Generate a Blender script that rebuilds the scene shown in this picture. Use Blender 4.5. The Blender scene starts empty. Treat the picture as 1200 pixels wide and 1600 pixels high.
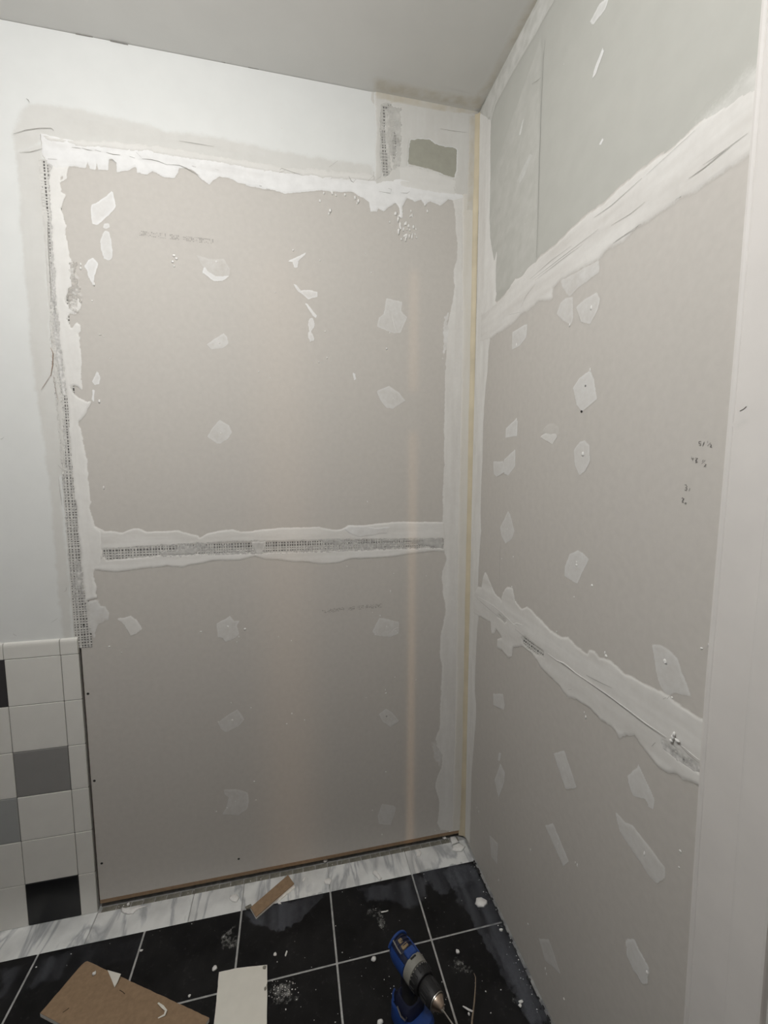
import bpy, bmesh, math, random
import numpy as np
from mathutils import Vector, Matrix

# ------------------------------------------------------------------ camera, world, light, exposure
SC = bpy.context.scene
COL = SC.collection
H = 2.7487                       # ceiling height in metres; floor z=0, back wall y=0, right wall x=0
CAM = np.array([-0.66788, -1.49537, 1.51114]); YAW = math.radians(12.469); PITCH = math.radians(-5.743); FPX = 660.48
_fw = np.array([math.sin(YAW)*math.cos(PITCH), math.cos(YAW)*math.cos(PITCH), math.sin(PITCH)])
_rt = np.array([math.cos(YAW), -math.sin(YAW), 0.0]); _up = np.cross(_rt, _fw)
cam = bpy.data.objects.new('camera', bpy.data.cameras.new('camera')); COL.objects.link(cam)
cam.matrix_world = Matrix(((_rt[0], _up[0], -_fw[0], CAM[0]), (_rt[1], _up[1], -_fw[1], CAM[1]), (_rt[2], _up[2], -_fw[2], CAM[2]), (0, 0, 0, 1)))
cam.data.sensor_fit = 'HORIZONTAL'; cam.data.sensor_width = 36.0; cam.data.lens = FPX/1200*36; cam.data.clip_start = 0.02
SC.camera = cam
wd = bpy.data.worlds.new('world'); SC.world = wd; wd.use_nodes = True
wd.node_tree.nodes['Background'].inputs[0].default_value = (0.5, 0.5, 0.5, 1); wd.node_tree.nodes['Background'].inputs[1].default_value = 0.02
SC.view_settings.view_transform = 'Standard'; SC.view_settings.look = 'None'
SC.view_settings.gamma = 1.0; SC.view_settings.use_curve_mapping = False; SC.view_settings.exposure = 0.0

def lamp(name, kind, loc, watts, col, **kw):
    d = bpy.data.lights.new(name, kind); d.energy = watts; d.color = col
    for k, v in kw.items(): setattr(d, k, v)
    o = bpy.data.objects.new(name, d); o.location = loc; COL.objects.link(o); return o
lamp('room_lamp', 'POINT', (-1.14, -1.22, 2.48), 43, (1.0, 0.99, 0.975), shadow_soft_size=0.09)
lamp('streak_lamp', 'POINT', (-0.5, -8.0, 1.6), 240, (1.0, 0.62, 0.32), shadow_soft_size=0.027)  # added lamp beyond the front wall, throws the narrow warm streak
lamp('streak_lamp', 'POINT', (-2.5, -8.0, 1.6), 190, (1.0, 0.66, 0.40), shadow_soft_size=0.20)  # second added lamp, for the broad soft streak

# ------------------------------------------------------------------ helpers
def ray(px, py): return _rt*(px-600)/FPX - _up*(py-800)/FPX + _fw
def hit(px, py, ax, val):
    d = ray(px, py); return CAM + d*((val-CAM[ax])/d[ax])
# each surface: (axis, plane value, in-plane axes, outward sign); survey of the photo onto the real plane
SURF = {'back': (1, 0.0, (0, 2), -1), 'right': (0, 0.0, (1, 2), -1), 'floor': (2, 0.0, (0, 1), 1), 'ceil': (2, H, (0, 1), -1),
        'casing': (0, -0.014, (1, 2), -1)}
def uv(s, px, py):
    a, v, (i, j), _ = SURF[s]; p = hit(px, py, a, v); return p[i], p[j]
def xyz(s, u, v, h):
    a, val, (i, j), sg = SURF[s]; p = [0, 0, 0]; p[a] = val+sg*h; p[i] = u; p[j] = v; return p

def link(o, parent=None):
    COL.objects.link(o)
    if parent is not None: o.parent = parent; o.matrix_parent_inverse = parent.matrix_world.inverted()
    return o
def setm(me, mat):
    for m in (mat if isinstance(mat, (list, tuple)) else [mat]): me.materials.append(m)
def obj(name, bm, mat, parent=None, smooth=False, local=False):
    me = bpy.data.meshes.new(name); bm.to_mesh(me); bm.free(); setm(me, mat)
    if smooth:
        me.polygons.foreach_set('use_smooth', [True]*len(me.polygons))
    o = bpy.data.objects.new(name, me); COL.objects.link(o)
    if parent is not None:
        o.parent = parent
        if not local: o.matrix_parent_inverse = parent.matrix_world.inverted()
    return o
def tag(o, label=None, cat=None, group=None, kind=None):
    for k, v in (('label', label), ('category', cat), ('group', group), ('kind', kind)):
        if v: o[k] = v
    return o
def thing(name, label, cat, loc, rz=0, group=None):
    o = bpy.data.objects.new(name, None); o.matrix_world = Matrix.Translation(loc) @ Matrix.Rotation(rz, 4, 'Z')
    o.empty_display_size = 0.05; COL.objects.link(o); tag(o, label, cat, group)
    bpy.context.view_layer.update(); return o
def box(bm, a, b, bev=0.0, seg=1):
    r = bmesh.ops.create_cube(bm, size=1.0)
    c = [(a[k]+b[k])/2 for k in range(3)]; s = [abs(b[k]-a[k]) for k in range(3)]
    for v in r['verts']: v.co = Vector([c[k]+v.co[k]*s[k] for k in range(3)])
    if bev:
        es = list({e for v in r['verts'] for e in v.link_edges})
        bmesh.ops.bevel(bm, geom=es, offset=bev, segments=seg, affect='EDGES', profile=0.5)
    return bm
def boxes(*bs, bev=0.0):
    bm = bmesh.new()
    for a, b in bs: box(bm, a, b, bev)
    return bm
def lathe(bm, prof, seg=28, axis='x', origin=(0, 0, 0), squash=None):
    rings = []
    for (t, r) in prof:
        ring = []
        for k in range(seg):
            a = 2*math.pi*k/seg; y, z = r*math.cos(a), r*math.sin(a)
            if squash: y, z = squash(y, z, t)
            p = (t, y, z) if axis == 'x' else (y, z, t)
            ring.append(bm.verts.new([p[q]+origin[q] for q in range(3)]))
        rings.append(ring)
    for i in range(len(rings)-1):
        for k in range(seg):
            bm.faces.new((rings[i][k], rings[i+1][k], rings[i+1][(k+1) % seg], rings[i][(k+1) % seg]))
    bm.faces.new(rings[0]); bm.faces.new(list(reversed(rings[-1])))
    bmesh.ops.recalc_face_normals(bm, faces=bm.faces[:])
    return bm
def tube(bm, pts, rad, seg=6):
    pts = [Vector(p) for p in pts]; rad = rad if isinstance(rad, (list, tuple)) else [rad]*len(pts); rings = []
    for i, p in enumerate(pts):
        t = (pts[min(i+1, len(pts)-1)]-pts[max(i-1, 0)]).normalized()
        n = t.cross(Vector((0.13, 0.31, 0.94))).normalized(); b = t.cross(n)
        rings.append([bm.verts.new(p+(n*math.cos(2*math.pi*k/seg)+b*math.sin(2*math.pi*k/seg))*rad[i]) for k in range(seg)])
    for i in range(len(rings)-1):
        for k in range(seg): bm.faces.new((rings[i][k], rings[i][(k+1) % seg], rings[i+1][(k+1) % seg], rings[i+1][k]))
    bm.faces.new(list(reversed(rings[0]))); bm.faces.new(rings[-1]); return bm

# ---- value noise on plane coordinates
def _h(ix, iy, s):
    n = (ix.astype(np.int64)*374761393 + iy.astype(np.int64)*668265263 + s*974634777) & 0x7fffffff
    n = ((n ^ (n >> 13))*1274126177) & 0x7fffffff
    return ((n ^ (n >> 16)) & 0xffff)/65535.0
def vnoise(x, y, s):
    ix, iy = np.floor(x), np.floor(y); fx, fy = x-ix, y-iy
    fx, fy = fx*fx*(3-2*fx), fy*fy*(3-2*fy)
    return (_h(ix, iy, s)*(1-fx)+_h(ix+1, iy, s)*fx)*(1-fy)+(_h(ix, iy+1, s)*(1-fx)+_h(ix+1, iy+1, s)*fx)*fy
def fbm(x, y, s, o=4):
    r, a, t = 0, 0.5, 0
    for k in range(o):
        r = r+a*vnoise(x*2**k, y*2**k, s+k*17); t += a; a *= 0.55
    return r/t
def sdf(loops, U, V):
    d = np.full(U.shape, 1e9); ins = np.zeros(U.shape, bool)
    for P in loops:
        n = len(P)
        for k in range(n):
            (x0, y0), (x1, y1) = P[k], P[(k+1) % n]; dx, dy = x1-x0, y1-y0
            L2 = dx*dx+dy*dy+1e-12; t = np.clip(((U-x0)*dx+(V-y0)*dy)/L2, 0, 1)
            d = np.minimum(d, (U-x0-t*dx)**2+(V-y0-t*dy)**2)
            if y0 != y1:
                c = ((y0 > V) != (y1 > V)) & (U < dx*(V-y0)/(dy if dy else 1e-12)+x0); ins ^= c
    d = np.sqrt(d); return np.where(ins, d, -d)
_seed = [11]
_layer = [0]
def mud(name, parent, surf, loops, mat, den=1.0, feather=5, jag=4, thick=1.2, step=4, base=0.4, ridge=(0, 0), label=None, kind=None, metric=False, sub=None, see=0.0, vary=0.8, rim=0.0):
    """a trowelled coat: height field over the outline, thickness and coverage fall off at its edge (all mm)."""
    if not isinstance(loops[0][0], (list, tuple)): loops = [loops]
    _seed[0] += 1; s = _seed[0]; _layer[0] = (_layer[0]+1) % 9
    L = loops if metric else [[uv(surf, *q) for q in P] for P in loops]
    F, J, T, S = feather/1000, jag/1000, thick/1000, step/1000
    A = np.array([q for P in L for q in P]); lo, hi = A.min(0)-F-J, A.max(0)+F+J
    gu = np.arange(lo[0], hi[0]+S, S); gv = np.arange(lo[1], hi[1]+S, S); U, V = np.meshgrid(gu, gv, indexing='ij')
    D = sdf(L, U, V)
    if J: D = D+J*(1.5*(fbm(U*33, V*33, s)-0.5)+1.1*(fbm(U*110, V*110, s+5)-0.5))*2
    cov = np.clip(0.5+D/F, 0, 1)
    rx, rv = ridge
    streak = fbm(U*(6 if rx else 45), V*(6 if rv else 45), s+9)
    e_ = np.clip(D/max(F, 0.009)+0.25, 0, 1); h = (_layer[0]*0.04+0.12+base*np.clip(D/0.003+0.15, 0, 1))/1000 + T*0.6*(e_*e_*(3-2*e_))*(0.35+1.1*streak)
    dv = den*(1-0.35*rim)+rim*0.55*den*np.exp(-(D/0.0035)**2)+vary*0.9*(streak-0.5)*np.clip(D/0.006, 0, 1)
    keep = cov > 0.01
    cell = keep[:-1, :-1] | keep[1:, :-1] | keep[:-1, 1:] | keep[1:, 1:]
    used = np.zeros(U.shape, bool)
    used[:-1, :-1] |= cell; used[1:, :-1] |= cell; used[:-1, 1:] |= cell; used[1:, 1:] |= cell
    idx = np.full(U.shape, -1); idx[used] = np.arange(used.sum())
    a, val, (i, j), sg = SURF[surf]
    co = np.zeros((used.sum(), 3)); co[:, a] = val+sg*h[used]; co[:, i] = U[used]; co[:, j] = V[used]
    ci, cj = np.nonzero(cell)
    q = np.stack([idx[ci, cj], idx[ci+1, cj], idx[ci+1, cj+1], idx[ci, cj+1]], 1)
    e1 = np.zeros(3); e1[i] = 1; e2 = np.zeros(3); e2[j] = 1
    if np.cross(e1, e2)[a]*sg < 0: q = q[:, ::-1]
    me = bpy.data.meshes.new(name); me.from_pydata(co.tolist(), [], q.tolist())
    me.polygons.foreach_set('use_smooth', [True]*len(q))
    at = me.attributes.new('cov', 'FLOAT', 'POINT'); at.data.foreach_set('value', cov[used].astype(np.float32))
    at = me.attributes.new('den', 'FLOAT', 'POINT'); at.data.foreach_set('value', np.clip(dv[used], 0.02, 1).astype(np.float32))
    if sub is None:
        sub = {'back': 'paper', 'right': 'paper', 'floor': 'stone', 'ceil': 'ceiling', 'casing': 'casing'}[surf]
        if surf == 'right' and A[:, 1].mean() > 2.02: sub = 'primed'
    at = me.attributes.new('see', 'FLOAT', 'POINT'); at.data.foreach_set('value', np.full(used.sum(), see, np.float32))
    at = me.attributes.new('sub', 'FLOAT_COLOR', 'POINT'); at.data.foreach_set('color', np.tile(np.array(SUBCOL[sub]+(1,), np.float32), used.sum()))
    me.materials.append(mat)
    o = bpy.data.objects.new(name, me); link(o, parent); tag(o, label, kind=kind); return o
# colour of what a thin coat lies on (seen through where the coat thins out)
SUBCOL = {'paper': (0.555, 0.53, 0.495), 'primed': (0.48, 0.48, 0.445), 'paint': (0.725, 0.735, 0.72), 'ceiling': (0.74, 0.735, 0.71), 'casing': (0.70, 0.675, 0.65),
          'stone': (0.012, 0.012, 0.013), 'greige': (0.63, 0.62, 0.59), 'mud': (0.76, 0.75, 0.725)}

# ------------------------------------------------------------------ materials
def mk(name):
    m = bpy.data.materials.new(name); m.use_nodes = True; nt = m.node_tree; b = nt.nodes['Principled BSDF']; return m, nt, b
def N(nt, t, **kw):
    n = nt.nodes.new(t)
    for k, v in kw.items():
        if k.startswith('i_'): n.inputs[k[2:].replace('_', ' ')].default_value = v
        else: setattr(n, k, v)
    return n
def rgb(c): return (c[0], c[1], c[2], 1)
def noise(nt, scale, detail=4, stretch=None, rough=0.55):
    tc = N(nt, 'ShaderNodeTexCoord'); n = N(nt, 'ShaderNodeTexNoise'); n.inputs['Scale'].default_value = scale
    n.inputs['Detail'].default_value = detail; n.inputs['Roughness'].default_value = rough
    if stretch:
        mp = N(nt, 'ShaderNodeMapping'); mp.inputs['Scale'].default_value = stretch
        nt.links.new(tc.outputs['Object'], mp.inputs['Vector']); nt.links.new(mp.outputs[0], n.inputs['Vector'])
    else: nt.links.new(tc.outputs['Object'], n.inputs['Vector'])
    return n.outputs[0]
def ramp(nt, src, stops):
    r = N(nt, 'ShaderNodeValToRGB'); e = r.color_ramp.elements
    while len(e) < len(stops): e.new(0.5)
    for k, (p, c) in enumerate(stops): e[k].position = p; e[k].color = rgb(c) if not isinstance(c, (int, float)) else (c, c, c, 1)
    nt.links.new(src, r.inputs[0]); return r.outputs[0]
def math_(nt, op, a, b=None, c=None, clamp=False):
    n = N(nt, 'ShaderNodeMath', operation=op); n.use_clamp = clamp
    for k, v in enumerate((a, b, c)):
        if v is None: continue
        if isinstance(v, (int, float)): n.inputs[k].default_value = v
        else: nt.links.new(v, n.inputs[k])
    return n.outputs[0]
def bump(nt, b, src, strength=0.2, dist=0.002):
    n = N(nt, 'ShaderNodeBump'); n.inputs['Strength'].default_value = strength; n.inputs['Distance'].default_value = dist
    nt.links.new(src, n.inputs['Height']); nt.links.new(n.outputs[0], b.inputs['Normal'])
def plain(name, c, rough=0.6, var=0.0, scale=30, metal=0.0, bmp=0.0, spec=0.5, stretch=None):
    m, nt, b = mk(name); b.inputs['Roughness'].default_value = rough; b.inputs['Metallic'].default_value = metal
    b.inputs['Specular IOR Level'].default_value = spec
    n = noise(nt, scale, 5, stretch)
    c2 = [max(0, x*(1-var)) for x in c]; c3 = [min(1, x*(1+var)) for x in c]
    nt.links.new(ramp(nt, n, [(0.3, c2), (0.7, c3)]), b.inputs['Base Color'])
    if bmp: bump(nt, b, n, bmp)
    return m
def coat(name, c, rough=0.85, ragged=0.55, patch=0.25, scale=240, var=0.05):
    """joint compound: opaque where thick, thinning out to the surface below at its edges."""
    m, nt, b = mk(name); b.inputs['Roughness'].default_value = rough; b.inputs['Specular IOR Level'].default_value = 0.25
    n1 = noise(nt, scale, 3); n2 = noise(nt, 26, 5); n3 = noise(nt, 90, 4)
    cc = ramp(nt, n2, [(0.3, [x*(1-var) for x in c]), (0.7, [min(1, x*(1+var)) for x in c])])
    at = lambda n: N(nt, 'ShaderNodeAttribute', attribute_name=n)
    cv, dn, see = at('cov').outputs['Fac'], at('den').outputs['Fac'], at('see').outputs['Fac']
    e = math_(nt, 'MULTIPLY_ADD', math_(nt, 'SUBTRACT', n1, 0.5), ragged, cv)
    mr = N(nt, 'ShaderNodeMapRange', interpolation_type='SMOOTHSTEP'); mr.inputs['From Min'].default_value = 0.2; mr.inputs['From Max'].default_value = 0.8
    nt.links.new(e, mr.inputs['Value'])
    p = math_(nt, 'MULTIPLY_ADD', math_(nt, 'SUBTRACT', n3, 0.5), patch*2.5, dn, clamp=True)
    f = math_(nt, 'MULTIPLY', mr.outputs[0], p, clamp=True)
    fm = N(nt, 'ShaderNodeMix', data_type='FLOAT'); nt.links.new(see, fm.inputs[0]); nt.links.new(f, fm.inputs[2]); fm.inputs[3].default_value = 1.0
    mx = N(nt, 'ShaderNodeMix', data_type='RGBA'); nt.links.new(fm.outputs[0], mx.inputs[0]); nt.links.new(at('sub').outputs['Color'], mx.inputs[6]); nt.links.new(cc, mx.inputs[7])
    nt.links.new(mx.outputs[2], b.inputs['Base Color'])
    fa = N(nt, 'ShaderNodeMix', data_type='FLOAT'); nt.links.new(see, fa.inputs[0]); nt.links.new(math_(nt, 'GREATER_THAN', cv, 0.13), fa.inputs[2]); nt.links.new(f, fa.inputs[3])
    nt.links.new(fa.outputs[0], b.inputs['Alpha'])
    bump(nt, b, n2, 0.05, 0.002)
    return m
M = {}
M['paint'] = plain('white_wall_paint', (0.725, 0.735, 0.72), 0.6, 0.02, 12, bmp=0.03, spec=0.3)
M['ceiling'] = plain('ceiling_paint', (0.74, 0.735, 0.71), 0.7, 0.02, 9, bmp=0.04, spec=0.25)
M['paper'] = plain('drywall_face_paper', (0.555, 0.53, 0.495), 0.75, 0.03, 60, bmp=0.05, spec=0.3)
M['paper_primed'] = plain('primed_drywall_paper', (0.48, 0.48, 0.445), 0.7, 0.025, 20, bmp=0.04, spec=0.3)
M['paper_green'] = plain('green_grey_drywall_paper', (0.36, 0.355, 0.30), 0.75, 0.06, 40, bmp=0.05)
M['kraft'] = plain('brown_kraft_paper', (0.29, 0.20, 0.125), 0.8, 0.12, 70, bmp=0.1, spec=0.2)
M['gypsum'] = plain('gypsum_core', (0.80, 0.78, 0.73), 0.9, 0.08, 120, bmp=0.3, spec=0.2)
M['framing'] = plain('dark_wood_framing', (0.055, 0.035, 0.022), 0.9, 0.3, 20)
M['mud'] = coat('joint_compound', (0.76, 0.75, 0.725), patch=0.12, var=0.03)
M['mud_smear'] = coat('smeared_joint_compound', (0.72, 0.71, 0.69), patch=0.7, ragged=0.4, scale=120)
M['scrape'] = coat('scraped_paper', (0.555, 0.53, 0.495), patch=0.8, ragged=0.8, scale=150)
M['mud_bright'] = coat('fresh_joint_compound', (0.79, 0.79, 0.785), patch=0.1)
M['mud_thin'] = coat('thin_joint_compound', (0.74, 0.74, 0.73), patch=0.22, ragged=0.45, var=0.02)
M['mud_grey'] = coat('greige_skim_coat', (0.63, 0.62, 0.59), patch=0.08, var=0.03, ragged=0.3)
M['mud_tan'] = coat('yellowed_caulk', (0.50, 0.44, 0.32), patch=0.05, ragged=0.3, var=0.08)
M['seam'] = plain('open_seam_shadow', (0.13, 0.125, 0.12), 0.95, 0.5, 60)
M['thread'] = plain('fibreglass_mesh_thread', (0.62, 0.61, 0.58), 0.6, 0.1, 50)
M['crack'] = plain('dried_crack', (0.27, 0.26, 0.24), 0.95, 0.3, 60)
M['rust'] = plain('rusty_crack', (0.30, 0.21, 0.16), 0.9, 0.4, 120)
M['pencil'] = plain('pencil_graphite', (0.15, 0.145, 0.14), 0.7, 0.2, 300)
M['stamp'] = coat('faded_print_ink', (0.22, 0.20, 0.18), patch=0.5, ragged=0.6)
M['bead'] = plain('yellowed_corner_tape', (0.60, 0.53, 0.39), 0.6, 0.14, 5, stretch=(1, 1, 1.5))
M['grout'] = plain('light_grey_grout', (0.42, 0.42, 0.41), 0.9, 0.25, 60, bmp=0.3)
M['wall_grout'] = plain('dark_wall_grout', (0.10, 0.095, 0.085), 0.9, 0.2, 60)
M['mortar'] = plain('old_thinset_mortar', (0.21, 0.20, 0.165), 0.95, 0.3, 90, bmp=0.5)
M['casing'] = plain('white_trim_paint', (0.70, 0.675, 0.65), 0.45, 0.03, 14, bmp=0.02)
M['door'] = plain('door_wood', (0.33, 0.22, 0.13), 0.5, 0.2, 6, stretch=(8, 8, 0.6))
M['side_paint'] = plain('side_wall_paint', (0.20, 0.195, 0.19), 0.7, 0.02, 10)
M['screw'] = plain('dark_screw_head', (0.015, 0.014, 0.013), 0.5, 0.2, 300)
M['crumb'] = plain('dry_compound_crumb', (0.82, 0.81, 0.79), 0.9, 0.08, 200, bmp=0.2)
def glazed(name, c, rough=0.18, var=0.03): return plain(name, c, rough, var, 14, spec=0.5)
M['tile_white'] = glazed('white_glazed_tile', (0.74, 0.73, 0.69)); M['tile_grey'] = glazed('mid_grey_glazed_tile', (0.27, 0.265, 0.26))
M['tile_light_grey'] = glazed('light_grey_glazed_tile', (0.36, 0.37, 0.365)); M['tile_char'] = glazed('charcoal_glazed_tile', (0.05, 0.047, 0.05))
M['tile_black'] = glazed('black_glazed_tile', (0.006, 0.006, 0.007), 0.3)
def black_stone():
    m, nt, b = mk('black_stone_tile')
    n = noise(nt, 7, 8, rough=0.7); n2 = noise(nt, 95, 5)
    a = ramp(nt, n, [(0.38, (0.004, 0.004, 0.0045)), (0.62, (0.012, 0.012, 0.0125)), (0.8, (0.035, 0.035, 0.036))])
    d = ramp(nt, n2, [(0.6, 0.0), (0.85, 1.0)])
    mx = N(nt, 'ShaderNodeMix', data_type='RGBA'); nt.links.new(math_(nt, 'MULTIPLY', d, 0.3), mx.inputs[0]); nt.links.new(a, mx.inputs[6]); mx.inputs[7].default_value = (0.10, 0.10, 0.10, 1)
    nt.links.new(mx.outputs[2], b.inputs['Base Color'])
    nt.links.new(ramp(nt, n, [(0.3, 0.32), (0.7, 0.6)]), b.inputs['Roughness']); bump(nt, b, n2, 0.08)
    b.inputs['Specular IOR Level'].default_value = 0.25
    return m
M['stone'] = black_stone()
def marble():
    m, nt, b = mk('white_veined_marble'); tc = N(nt, 'ShaderNodeTexCoord'); w = N(nt, 'ShaderNodeTexNoise'); w.inputs['Scale'].default_value = 11
    w.inputs['Detail'].default_value = 7; w.inputs['Distortion'].default_value = 0.6; w.inputs['Roughness'].default_value = 0.5; mp = N(nt, 'ShaderNodeMapping')
    mp.inputs['Rotation'].default_value = (0, 0, -0.95); mp.inputs['Scale'].default_value = (1.0, 0.28, 1)
    oi = N(nt, 'ShaderNodeObjectInfo'); ad = N(nt, 'ShaderNodeVectorMath', operation='ADD'); nt.links.new(tc.outputs['Object'], ad.inputs[0]); nt.links.new(oi.outputs['Location'], ad.inputs[1])
    nt.links.new(ad.outputs[0], mp.inputs['Vector']); nt.links.new(mp.outputs[0], w.inputs['Vector'])
    n2 = noise(nt, 9, 7)
    v = ramp(nt, w.outputs[0], [(0.44, (0.80, 0.81, 0.80)), (0.50, (0.47, 0.485, 0.50)), (0.535, (0.79, 0.80, 0.79)), (0.8, (0.83, 0.84, 0.83))])
    g = ramp(nt, n2, [(0.32, 0.74), (0.6, 1.0)])
    mx = N(nt, 'ShaderNodeMix', data_type='RGBA', blend_type='MULTIPLY'); mx.inputs[0].default_value = 1.0
    nt.links.new(v, mx.inputs[6]); nt.links.new(g, mx.inputs[7]); nt.links.new(mx.outputs[2], b.inputs['Base Color'])
    b.inputs['Roughness'].default_value = 0.4; return m
M['marble'] = marble()
M['dust'] = coat('blue_grey_plaster_dust', (0.17, 0.18, 0.21), patch=0.12, ragged=0.35, scale=60)
M['dust_white'] = coat('white_plaster_dust', (0.55, 0.55, 0.53), patch=0.6, ragged=1.0, scale=160)
M['blue'] = plain('blue_tool_plastic', (0.012, 0.048, 0.21), 0.45, 0.15, 60)
M['navy'] = plain('dark_navy_tool_plastic', (0.008, 0.011, 0.034), 0.5, 0.2, 60)
M['black'] = plain('black_rubber', (0.012, 0.012, 0.013), 0.55, 0.3, 90, bmp=0.1)
M['grey'] = plain('grey_tool_plastic', (0.24, 0.235, 0.21), 0.5, 0.08, 60)
M['steel'] = plain('steel', (0.55, 0.53, 0.5), 0.28, 0.08, 90, metal=1.0)
M['bronze'] = plain('bronze_chuck_nose', (0.62, 0.50, 0.40), 0.28, 0.06, 60, metal=1.0)
M['brass'] = plain('copper_motor_winding', (0.35, 0.27, 0.16), 0.45, 0.2, 200, metal=0.6)
M['twig'] = plain('dry_twig_bark', (0.24, 0.19, 0.14), 0.9, 0.25, 120)
M['board_white'] = plain('white_board_face', (0.76, 0.74, 0.67), 0.7, 0.03, 30)

# ------------------------------------------------------------------ room shell
YF = -2.7; XL = -2.2
floor = tag(obj('floor', boxes(((XL, YF, -0.10), (0.10, 0.12, -0.003))), M['grout']), kind='structure')
ceiling = tag(obj('ceiling', boxes(((XL-.1, YF-.1, H), (0.12, 0.12, H+0.1))), M['ceiling']), kind='structure')
wall_back = tag(obj('wall_back', boxes(((XL, 0.0127, 0.024), (0.12, 0.12, H)), ((XL, 0.034, 0), (0.12, 0.12, 0.024))), M['framing']), kind='structure')
wall_right = tag(obj('wall_right', boxes(((0.0127, -1.085, 0), (0.12, 0.0127, H)), ((0.0127, YF, 0), (0.12, -1.86, H)), ((0.0127, -1.86, 2.45), (0.12, -1.085, H))), M['framing']), kind='structure')
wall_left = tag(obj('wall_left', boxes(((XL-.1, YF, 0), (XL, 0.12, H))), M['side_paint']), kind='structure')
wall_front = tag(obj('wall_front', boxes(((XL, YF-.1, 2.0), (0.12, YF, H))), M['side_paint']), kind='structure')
# three unseen leaves added to shape the streaks; the added lamps shine through their gaps
g1, w1, g2, w2 = -0.3218, 0.0105, -1.305, 0.042
for k, (a, b) in enumerate(((XL, g2-w2), (g2+w2, g1-w1), (g1+w1, 0.12))):
    d = tag(obj('door_%d' % (k+2), boxes(((a, YF-.04, 0), (b, YF, 2.02))), M['side_paint']), kind='structure')  # unseen added light mask in the form of a door leaf
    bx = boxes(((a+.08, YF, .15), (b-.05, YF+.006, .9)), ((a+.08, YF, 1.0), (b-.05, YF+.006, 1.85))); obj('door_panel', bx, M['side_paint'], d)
    if k == 1:
        obj('streak_block', boxes(((g1-.06, YF-.046, 1.63), (g1+.05, YF-.04, 1.725)), bev=.001), M['steel'], d)  # added plate that blocks the narrow streak partway up
# door opening in the right wall with a closed leaf behind the casing
door = tag(obj('door_1', boxes(((0.03, -1.84, 0.005), (0.07, -1.10, 2.42)), bev=.003), M['door']), kind='structure')
obj('door_panel', boxes(((0.024, -1.70, .2), (0.03, -1.2, 1.0)), ((0.024, -1.70, 1.15), (0.03, -1.2, 2.2)), bev=.002), M['door'], door)
obj('door_jamb', boxes(((-0.002, -1.10, 0), (0.115, -1.085, 2.45)), ((-0.002, -1.86, 0), (0.115, -1.845, 2.45)), ((-0.002, -1.845, 2.43), (0.115, -1.10, 2.45))), M['casing'], door)
# casing boards: a profiled strip with a raised outer bead
def casing_profile(y0, y1, z1):
    prof = [(0, y0), (-.012, y0), (-.0142, y0-.0015), (-.0148, y0-.005), (-.0140, y0-.0088), (-.0132, y0-.0098), (-.0138, y0-.0112), (-.0140, y0-.014), (-.0140, y0-.066), (-.0137, y0-.0668), (-.0134, y0-.069), (-.0134, y1+.004), (-.0125, y1+.001), (-.010, y1), (0, y1)]
    bm = bmesh.new(); rows = [[bm.verts.new((x, y+dy, z)) for x, y in prof] for z, dy in ((0, -.010), (.5, -.007), (1.15, .003), (1.7, .0), (z1, .0))]
    n = len(prof)
    for A, B in zip(rows, rows[1:]):
        for k in range(n): bm.faces.new((A[k], A[(k+1) % n], B[(k+1) % n], B[k]))
    bm.faces.new(rows[0]); bm.faces.new(rows[-1]); bmesh.ops.recalc_face_normals(bm, faces=bm.faces[:]); return bm
trim = tag(obj('trim_1', casing_profile(-0.9675, -1.082, 2.55), M['casing']), kind='structure')
obj('casing_board', boxes(((-.014, -1.935, 0), (0.0127, -1.858, 2.55)), bev=.002), M['casing'], trim)
obj('head_board', boxes(((-.0133, -1.857, 2.47), (0.0127, -1.084, 2.55)), bev=.002), M['casing'], trim)
obj('scuff_mark', tube(bmesh.new(), [hit(1156, 642, 0, -.0147), hit(1162, 639, 0, -.0147), hit(1166, 635, 0, -.0147)], .0005, 4), M['crack'], trim)
mud('smudge', trim, 'casing', [(1148, 662), (1160, 656), (1168, 655), (1166, 662), (1150, 670)], M['mud_grey'], den=0.5, feather=12, thick=.05, base=.05)

# ---- drywall sheets and old painted plaster
def sheet(name, parent, a, b, mat, bev=0.0015): return obj(name, boxes((a, b), bev=bev), mat, parent)
XP = -1.3335
pan_up = sheet('drywall_panel', wall_back, (XP, 0, 1.2445), (-.001, 0.0127, 2.4545), M['paper'])
pan_lo = sheet('drywall_panel', wall_back, (XP-.0065, 0, 0.023), (-.001, 0.0127, 1.2415), M['paper'])
pan_sm = sheet('drywall_panel', wall_back, (-.318, 0, 2.4575), (-.001, 0.0127, H-.004), M['paper_green'])
obj('paper_edge', boxes(((XP-.0055, -.0008, 0.0220), (-.006, 0.0, 0.0350))), M['kraft'], pan_lo); pan_lo.children[0]['label'] = 'brown paper strip along the bottom edge'
sheet('painted_plaster', wall_back, (XL, 0, 0.0), (XP-.0135, 0.0127, H-.001), M['paint'], 0)
sheet('painted_plaster', wall_back, (XP-.0135, 0, 2.4575), (-.322, 0.0127, H-.001), M['paint'], 0)
sheet('painted_plaster', wall_back, (XP-.0135, 0, 0.985), (XP-.003, 0.0127, 2.4565), M['paint'], 0)
YR = -1.083
r_up = sheet('drywall_panel', wall_right, (0, YR, 2.0065), (0.0127, -.0005, H-.003), M['paper_primed'])
r_mid = sheet('drywall_panel', wall_right, (0, YR, 1.014), (0.0127, -.0005, 2.0035), M['paper'])
r_lo = sheet('drywall_panel', wall_right, (0, YR, 0.012), (0.0127, -.0005, 1.011), M['paper'])
sheet('painted_plaster', wall_right, (0, YF, 0), (0.0127, -1.862, H), M['side_paint'], 0)
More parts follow.
